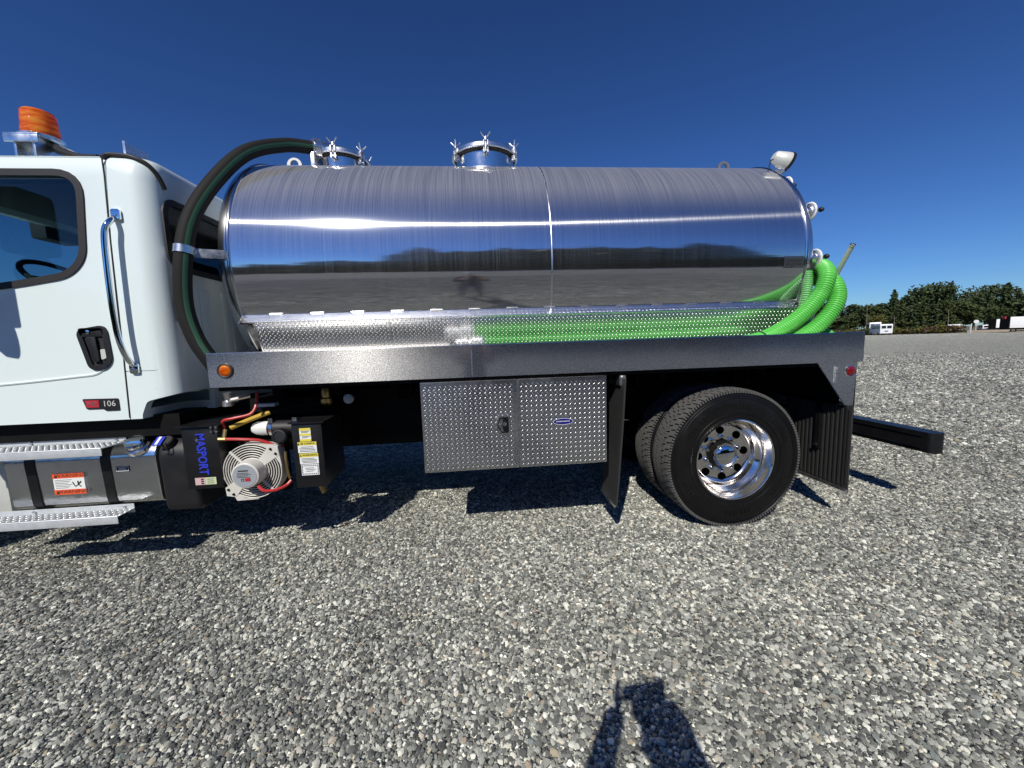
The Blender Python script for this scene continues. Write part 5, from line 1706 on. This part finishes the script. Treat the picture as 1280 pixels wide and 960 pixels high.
# ------------------------------------------------------------------ trees and far things
def leaves(P, sizes, rng, up_bias=.0):
    """one leaf clump triangle pair per point"""
    n = len(P)
    d1 = rng.normal(size=(n, 3)); d1 /= np.linalg.norm(d1, axis=1)[:, None]
    d2 = rng.normal(size=(n, 3)); d2 -= d1*(d1*d2).sum(1)[:, None]; d2 /= np.linalg.norm(d2, axis=1)[:, None]
    s = sizes[:, None]
    v = np.stack([P-d1*s, P+d2*s*.55, P+d1*s, P-d2*s*.55], 1).reshape(-1, 3)
    f = np.arange(4*n).reshape(-1, 4)
    return v, f
def mesh_np(name, v, f, mat):
    me = bpy.data.meshes.new(name)
    me.vertices.add(len(v)); me.vertices.foreach_set('co', np.asarray(v, float).ravel())
    k = f.shape[1]
    me.loops.add(f.size); me.loops.foreach_set('vertex_index', f.ravel().astype(np.int32))
    me.polygons.add(len(f)); me.polygons.foreach_set('loop_start', (np.arange(len(f))*k).astype(np.int32))
    me.update(calc_edges=True); me.validate()
    me.materials.append(MATS[mat])
    return me
def crown_round(rng, h, rad, nclump, nleaf, size, z0=.25):
    C = []
    while len(C) < nclump:
        p = rng.uniform(-1, 1, 3)
        if np.linalg.norm(p) < 1: C.append(p)
    C = np.array(C)
    C = C*(.55+.45*rng.random((nclump, 1)))
    zc = h*(z0+(1-z0)/2)
    C = C*np.array([rad, rad, h*(1-z0)/2])*.92+np.array([0, 0, zc])
    P = []; S = []
    for c in C:
        r = rad*(.20+.2*rng.random())
        q = rng.normal(size=(nleaf, 3)); q /= np.linalg.norm(q, axis=1)[:, None]
        q *= (.55+.5*rng.random((nleaf, 1)))*r*np.array([1.15, 1.15, .75])
        P.append(c+q); S.append(size*(.6+.8*rng.random(nleaf)))
    return np.concatenate(P), np.concatenate(S)
def crown_conifer(rng, h, rad, nwh, nleaf, size, z0=.1):
    P = []; S = []
    for k in range(nwh):
        t = k/(nwh-1)
        z = h*(z0+(1-z0)*t)
        r = rad*(1-t)**.8*(.75+.4*rng.random())+.15
        nb = 7
        for b in range(nb):
            a = 2*PI*(b+rng.random()*.7)/nb
            L = r*(.7+.5*rng.random())
            m = max(4, int(nleaf*L/rad))
            s = rng.random(m)**.7
            p = np.stack([np.cos(a)*s*L, np.sin(a)*s*L, z-s*L*.28+.1*rng.normal(size=m)], 1)+rng.normal(size=(m, 3))*.14*(.4+L*.2)
            P.append(p); S.append(size*(.6+.8*rng.random(m)))
    return np.concatenate(P), np.concatenate(S)
TREES = {}
rng = np.random.default_rng(11)
for i, (kind, h, rad, mat) in enumerate((('r', 10, 3.6, 'leaf_dark'), ('r', 10, 3.2, 'leaf_mid'), ('c', 10, 2.4, 'leaf_dark'), ('c', 10, 2.9, 'leaf_mid'), ('r', 10, 4.6, 'leaf_dark'), ('r', 10, 4.2, 'leaf_olive'))):
    if kind == 'r': P_, S_ = crown_round(rng, h, rad, 62, 62, .30, z0=.12)
    else: P_, S_ = crown_conifer(rng, h, rad, 24, 26, .30, z0=.06)
    v, f = leaves(P_, S_, rng)
    cm = mesh_np('crown', v, f, mat)
    bm = BM()
    tube(bm, [(0, 0, -.3), (.05, .03, h*.3), (-.06, .04, h*.62), (0, 0, h*.93)], [.24, .18, .10, .03], 8)
    for k in range(7):
        a = 2.4*k; z = h*(.22+.09*k)
        tube(bm, [(0, 0, z), (math.cos(a)*rad*.35, math.sin(a)*rad*.35, z+.5), (math.cos(a)*rad*.7, math.sin(a)*rad*.7, z+1.0)], [.08, .05, .02], 6)
    bmesh.ops.recalc_face_normals(bm, faces=bm.faces)
    tm = bpy.data.meshes.new('trunk'); bm.to_mesh(tm); bm.free(); finish(tm, True); tm.materials.append(MATS['bark'])
    TREES[i] = (cm, tm, v, f)
def tree(kind, az, dist, h, label, wide=1., group=None, rz=0.):
    t = thing('tree', label, 'tree', (dist*math.sin(az), dist*math.cos(az), -.05), group)
    t.scale = (h/10*wide, h/10*wide, h/10); t.rotation_euler = (0, 0, rz)
    cm, tm = TREES[kind][:2]
    link('crown', cm, None, t); link('trunk', tm, None, t)
    return t
DEG = R(1)
def azpx(px):   # azimuth of an image column at the horizon (used once to lay the far wood out)
    return math.atan2(px-640, 481)*1.0+yaw
G = 'trees along the far edge of the lot'
spec = [(0, 1030, 156, 8.6, 'leafy dark tree half hidden behind the green hoses', 1.1), (2, 1050, 150, 7.6, 'narrow dark conifer next to the green hose bend', 1.1),
        (0, 1068, 150, 9.6, 'bushy dark tree rising behind the white camper', 1.15), (1, 1082, 158, 9.2, 'mid green tree with a bare pole before it', 1.1),
        (5, 1094, 140, 5.2, 'low yellow-olive bushy tree behind the white van', 1.2), (2, 1114, 152, 11.6, 'slim pointed conifer standing right of the yellow tree', 1.15),
        (3, 1124, 146, 8.4, 'broad green conifer low beside the slim pointed one', 1.3), (0, 1140, 158, 13.2, 'tall round dark tree in the tallest clump', .95),
        (4, 1160, 160, 14.4, 'tallest broad dark tree of the far wood', .9), (3, 1150, 144, 8.0, 'low green conifer in front of the tallest trees', 1.4),
        (2, 1184, 156, 12.4, 'dark twin-topped conifer right of the tallest tree', 1.0), (3, 1178, 143, 8.2, 'spreading green conifer above the white pickup', 1.4),
        (1, 1200, 148, 8.8, 'rounded mid green tree between tall clumps', 1.2), (4, 1229, 160, 12.6, 'wide domed dark tree behind the dirt track', .95),
        (0, 1215, 154, 10.6, 'dark leafy tree left of the domed tree', 1.1), (2, 1253, 156, 11.2, 'pointed dark conifer right of the domed tree', 1.15),
        (1, 1088, 152, 9.4, 'broad green tree behind the yellow-olive tree', 1.2), (0, 1100, 156, 9.6, 'dark leafy tree between the yellow-olive tree and the slim pointed one', 1.2),
        (1, 1060, 147, 6.5, 'low mid green tree behind the camper', 1.4), (3, 1042, 147, 6.8, 'low broad conifer just beyond the green hose bend', 1.4),
        (1, 1243, 142, 6.2, 'small green tree at the end of the dirt track', 1.3), (2, 1268, 158, 9.8, 'dark conifer above the white trailer', 1.2),
        (0, 1290, 156, 10.0, 'dark leafy tree at the end of the wood behind the trailer', 1.2), (3, 1312, 150, 9.0, 'broad green conifer beyond the trailer', 1.3)]
for i, (kd, px, dist, h, lab, wd_) in enumerate(spec):
    tree(kd, azpx(px), dist, h, lab, wd_, G, rz=i*1.7)
# bare poles of dead trunks
def pole(px, dist, h, lab):
    a = azpx(px)
    o = thing('dead_trunk', lab, 'trunk', (dist*math.sin(a), dist*math.cos(a), -.05), 'bare trunks before the wood')
    bm = BM(); b = Vector(o.location)
    tube(bm, [b, b+Vector((.1, 0, h*.5)), b+Vector((.0, .1, h))], [.09, .07, .04], 8)
    for k in range(4): tube(bm, [b+Vector((0, 0, h*(.5+.1*k))), b+Vector((.3*math.cos(k*2), .3*math.sin(k*2), h*(.53+.1*k)))], [.025, .01], 5)
    part('stem', bm, 'bark', o)
pole(1081.5, 138, 8.0, 'pale bare trunk left of the yellow-olive tree')
pole(1116, 136, 4.6, 'short pale bare trunk in front of the low conifer')
pole(1183, 136, 5.4, 'pale bare trunk in front of the spreading conifer')

# the rest of the wood round the lot (reads as one dark mass in the polished tank)
def far_wood():
    rng = np.random.default_rng(21)
    V = []; F = []; n0 = 0
    az = R(66)
    while az < R(402.5):
        dist = 135+rng.random()*30
        if R(93) < az < R(270): dist = 46+rng.random()*14
        back = R(95) < az < R(300)
        h = 7+6*rng.random()
        if R(93) < az < R(270):
            q = math.degrees(az)-180      # heights vary along the belt
            h = 9.5+4*rng.random()
            if -11 < q < 10 or -40 < q < -18: h = 16+9*rng.random()
            elif 10 <= q < 30: h = 9+8*rng.random()
            else: h = 7.5+2*rng.random()
        kd = int(rng.integers(0, 5))
        v, f = TREES[kd][2:]
        sel = rng.random(len(f)) < .6
        idx = f[sel]
        vv = v[idx.ravel()].reshape(-1, 3)*np.array([1.25, 1.25, 1])*h/10*np.array([1, 1, 1])
        # larger leaves since fewer are kept
        q = vv.reshape(-1, 4, 3); c = q.mean(1, keepdims=True); vv = (c+(q-c)*1.7).reshape(-1, 3)
        a = rng.random()*6.28
        Rm = np.array([[math.cos(a), -math.sin(a), 0], [math.sin(a), math.cos(a), 0], [0, 0, 1]])
        vv = vv@Rm.T+np.array([dist*math.sin(az), dist*math.cos(az), -1.2])
        V.append(vv); F.append(np.arange(len(vv)).reshape(-1, 4)+n0); n0 += len(vv)
        c0 = np.array([dist*math.sin(az), dist*math.cos(az), 0])      # undergrowth
        v2 = (vv-c0)*np.array([1.4, 1.4, .36])+c0-np.array([0, 0, .4])
        V.append(v2); F.append(np.arange(len(v2)).reshape(-1, 4)+n0); n0 += len(v2)
        az += R(1.7+1.1*rng.random())*(1.6 if R(93) < az < R(270) else 1)
    me = mesh_np('distant_wood', np.concatenate(V), np.concatenate(F), 'leaf_dark')
    o = bpy.data.objects.new('distant_wood', me); COL.objects.link(o)
    tag(o, 'dark belt of far woodland round the open gravel lot', 'woodland', kind='stuff')
far_wood()

# scrub, banks and vehicles beyond the gravel
def at(px, dist): a = azpx(px); return Vector((dist*math.sin(a), dist*math.cos(a), 0))
def strip(name, px0, px1, d0, d1, z, mat):
    bm = BM(); n = 14
    A = [bm.verts.new(at(px0+(px1-px0)*k/n, d0+1.2*math.sin(k*2.1))+Vector((0, 0, z))) for k in range(n+1)]
    B = [bm.verts.new(at(px0+(px1-px0)*k/n, (d0+d1)/2)+Vector((0, 0, z+.35))) for k in range(n+1)]
    C_ = [bm.verts.new(at(px0+(px1-px0)*k/n, d1)+Vector((0, 0, z))) for k in range(n+1)]
    bridge(bm, A, B, False); bridge(bm, B, C_, False)
    tag(part(name, bm, mat), kind='structure')
strip('dirt_bank', 1030, 1186, 126, 139, .35, 'dirt_mat')
strip('dirt_track', 1208, 1262, 113, 141, .02, 'dirt_mat')
strip('dirt_shoulder', 1262, 1330, 108, 128, .02, 'dirt_mat')
SH = []
rs = np.random.default_rng(5)
for k, m_ in enumerate(('leaf_olive', 'leaf_brown', 'leaf_mid', 'leaf_olive')):
    P_, S_ = crown_round(rs, 1.5, 1.3, 22, 26, .16, z0=.0)
    v, f = leaves(P_, S_, rs)
    SH.append(mesh_np('foliage', v, f, m_))
stem_bm = BM()
for k in range(5): tube(stem_bm, [(0, 0, -.1), (.3*math.cos(k*1.3), .3*math.sin(k*1.3), .7), (.6*math.cos(k*1.3), .6*math.sin(k*1.3), 1.2)], [.04, .03, .01], 5)
bmesh.ops.recalc_face_normals(stem_bm, faces=stem_bm.faces)
stem_me = bpy.data.meshes.new('stems'); stem_bm.to_mesh(stem_me); stem_bm.free(); stem_me.materials.append(MATS['bark'])
for k in range(22):
    px = 1036+k*7.4
    if 1090 < px < 1112: continue
    d = 117+4*rs.random()+.02*(1160-px)
    p = at(px, d)
    nm = ('olive', 'brown', 'green', 'olive')[k % 4]
    s = thing('shrub', 'low %s scrub bush at the edge of the gravel lot' % nm, 'shrub', p-Vector((0, 0, .1)), '%s scrub bushes at the lot edge' % nm)
    z = .8+.5*rs.random(); s.scale = (1.2, 1.2, z); s.rotation_euler = (0, 0, k)
    link('foliage', SH[k % 4], None, s); link('stems', stem_me, None, s)

def van(px, dist, L, W, H, label, name, cat, face=0., cabh=.5):
    """small far vehicle: body, side windows, windscreen, wheels"""
    b = at(px, dist)
    o = thing(name, label, cat, b)
    def P2(nm, bm, mat, **k): return part(nm, bm, mat, o, loc=(0, 0, 0), **k)
    def fix(ob): ob.location = (0, 0, 0)
    bm = BM(); prism(bm, round_poly([(-L/2, .32), (L/2, .32), (L/2, H*.48), (L/2-.25, H*.55), (L/2-.85, H), (-L/2+.1, H), (-L/2, H*.9)], .12, 4), XZ, -W/2, W/2)
    fix(P2('body', bm, 'van_white', bevel=.05))
    for s in (-1, 1):
        for (xa, xb) in ((-L/2+.35, -L/2+1.7), (-L/2+1.85, L/2-1.15)):
            bm = BM(); box(bm, xa, xb, s*W/2-.01, s*W/2+.012, H*.60, H*.86)
            fix(P2('window', bm, 'dark_glass', smooth=False))
    for y in (-W*.22, W*.22):
        bm = BM(); box(bm, -L/2-.015, -L/2+.02, y-W*.18, y+W*.18, H*.60, H*.86)
        fix(P2('rear_window', bm, 'dark_glass', smooth=False))
    bm = BM(); box(bm, -L/2-.02, -L/2+.02, -.28, .28, H*.32, H*.40)
    fix(P2('number_plate', bm, 'dark_glass', smooth=False))
    for x in (-L/2+.9, L/2-.9):
        for s in (-1, 1):
            bm = BM(); lathe(bm, (x, s*(W/2-.2), .34), (0, s, 0), [(0, 0), (.3, 0), (.34, .03), (.34, .19), (.3, .215), (.19, .215), (0, .2)], 24)
            fix(P2('wheel', bm, 'tyre_rubber'))
    o.rotation_euler = (0, 0, face)
    return o
van(1100, 113, 4.9, 2.0, 2.25, 'white van with dark windows parked at the edge of the gravel', 'parked_van', 'van', face=R(62))
van(1090.5, 131, 5.2, 2.1, 2.9, 'white camper behind the parked white van', 'camper', 'camper', face=R(50))
van(1193, 130, 4.6, 1.8, 1.75, 'white pickup half hidden in green scrub below the conifers', 'parked_car', 'car', face=R(30))
van(1231, 134, 4.2, 1.7, 1.45, 'small white car at the top of the dirt track', 'parked_car', 'car', face=R(45))
def trailer(px, dist, L, W, H, label, face, red=False):
    o = thing('box_trailer', label, 'trailer', at(px, dist))
    def Q(nm, bm, mat, **k): ob = part(nm, bm, mat, o, loc=(0, 0, 0), **k); ob.location = (0, 0, 0)
    bm = BM(); box(bm, -L/2, L/2, -W/2, W/2, .75, H); Q('box', bm, 'van_white', bevel=.04)
    bm = BM(); box(bm, -L/2-.10, -L/2-.01, -W/2, W/2, .5, H+.05); Q('front_wall', bm, 'chassis_black', smooth=False)
    bm = BM(); box(bm, -L/2+.2, L/2, -.5, .5, .55, .74); Q('frame', bm, 'chassis_black', smooth=False)
    for x in (L/2-1.2, L/2-2.3):
        for s in (-1, 1):
            bm = BM(); lathe(bm, (x, s*(W/2-.3), .45), (0, s, 0), [(0, 0), (.4, 0), (.45, .05), (.45, .25), (.4, .29), (0, .28)], 24); Q('wheel', bm, 'tyre_rubber')
    for y in (-.6, .6):
        bm = BM(); box(bm, -L/2+1.0, -L/2+1.12, y-.06, y+.06, 0, .6); Q('landing_leg', bm, 'chassis_black', smooth=False)
    if red:
        bm = BM(); box(bm, -L/2-.30, -L/2-.1, -.4, .4, H-.3, H+.12); Q('cooling_unit', bm, 'label_red', smooth=False)
    o.rotation_euler = (0, 0, face)
trailer(1297, 112, 8.0, 2.4, 2.65, 'long white box trailer with dark front wall and red unit', R(-31), True)
trailer(1259, 130, 4.6, 2.2, 2.5, 'short white box trailer behind the long one', R(-31))
# sign and post by the track
po = thing('marker_post', 'thin pale marker post by the dirt track', 'post', at(1212, 110))
bm = BM(); b = Vector(po.location); box(bm, b.x-.09, b.x+.09, b.y-.09, b.y+.09, -.1, 1.55)
part('post_shaft', bm, 'galvanised_post', po, bevel=.01)
bm = BM(); box(bm, b.x-.11, b.x+.11, b.y-.11, b.y+.11, 1.55, 1.62)
part('post_cap', bm, 'galvanised_post', po, smooth=False)
si = thing('round_sign', 'round white sign on a post among the scrub', 'sign', at(1218.5, 132))
bm = BM(); b = Vector(si.location); dn = Vector((-b.x, -b.y, 0)).normalized()
lathe(bm, b+Vector((0, 0, 2.2)), dn, [(0, -.02), (.38, -.02), (.38, .02), (0, .02)], 24)
part('sign_disc', bm, 'van_white', si)
bm = BM(); tube(bm, [b-dn*.06, b-dn*.06+Vector((0, 0, 2.5))], .05, 8)
part('sign_post', bm, 'galvanised_post', si)
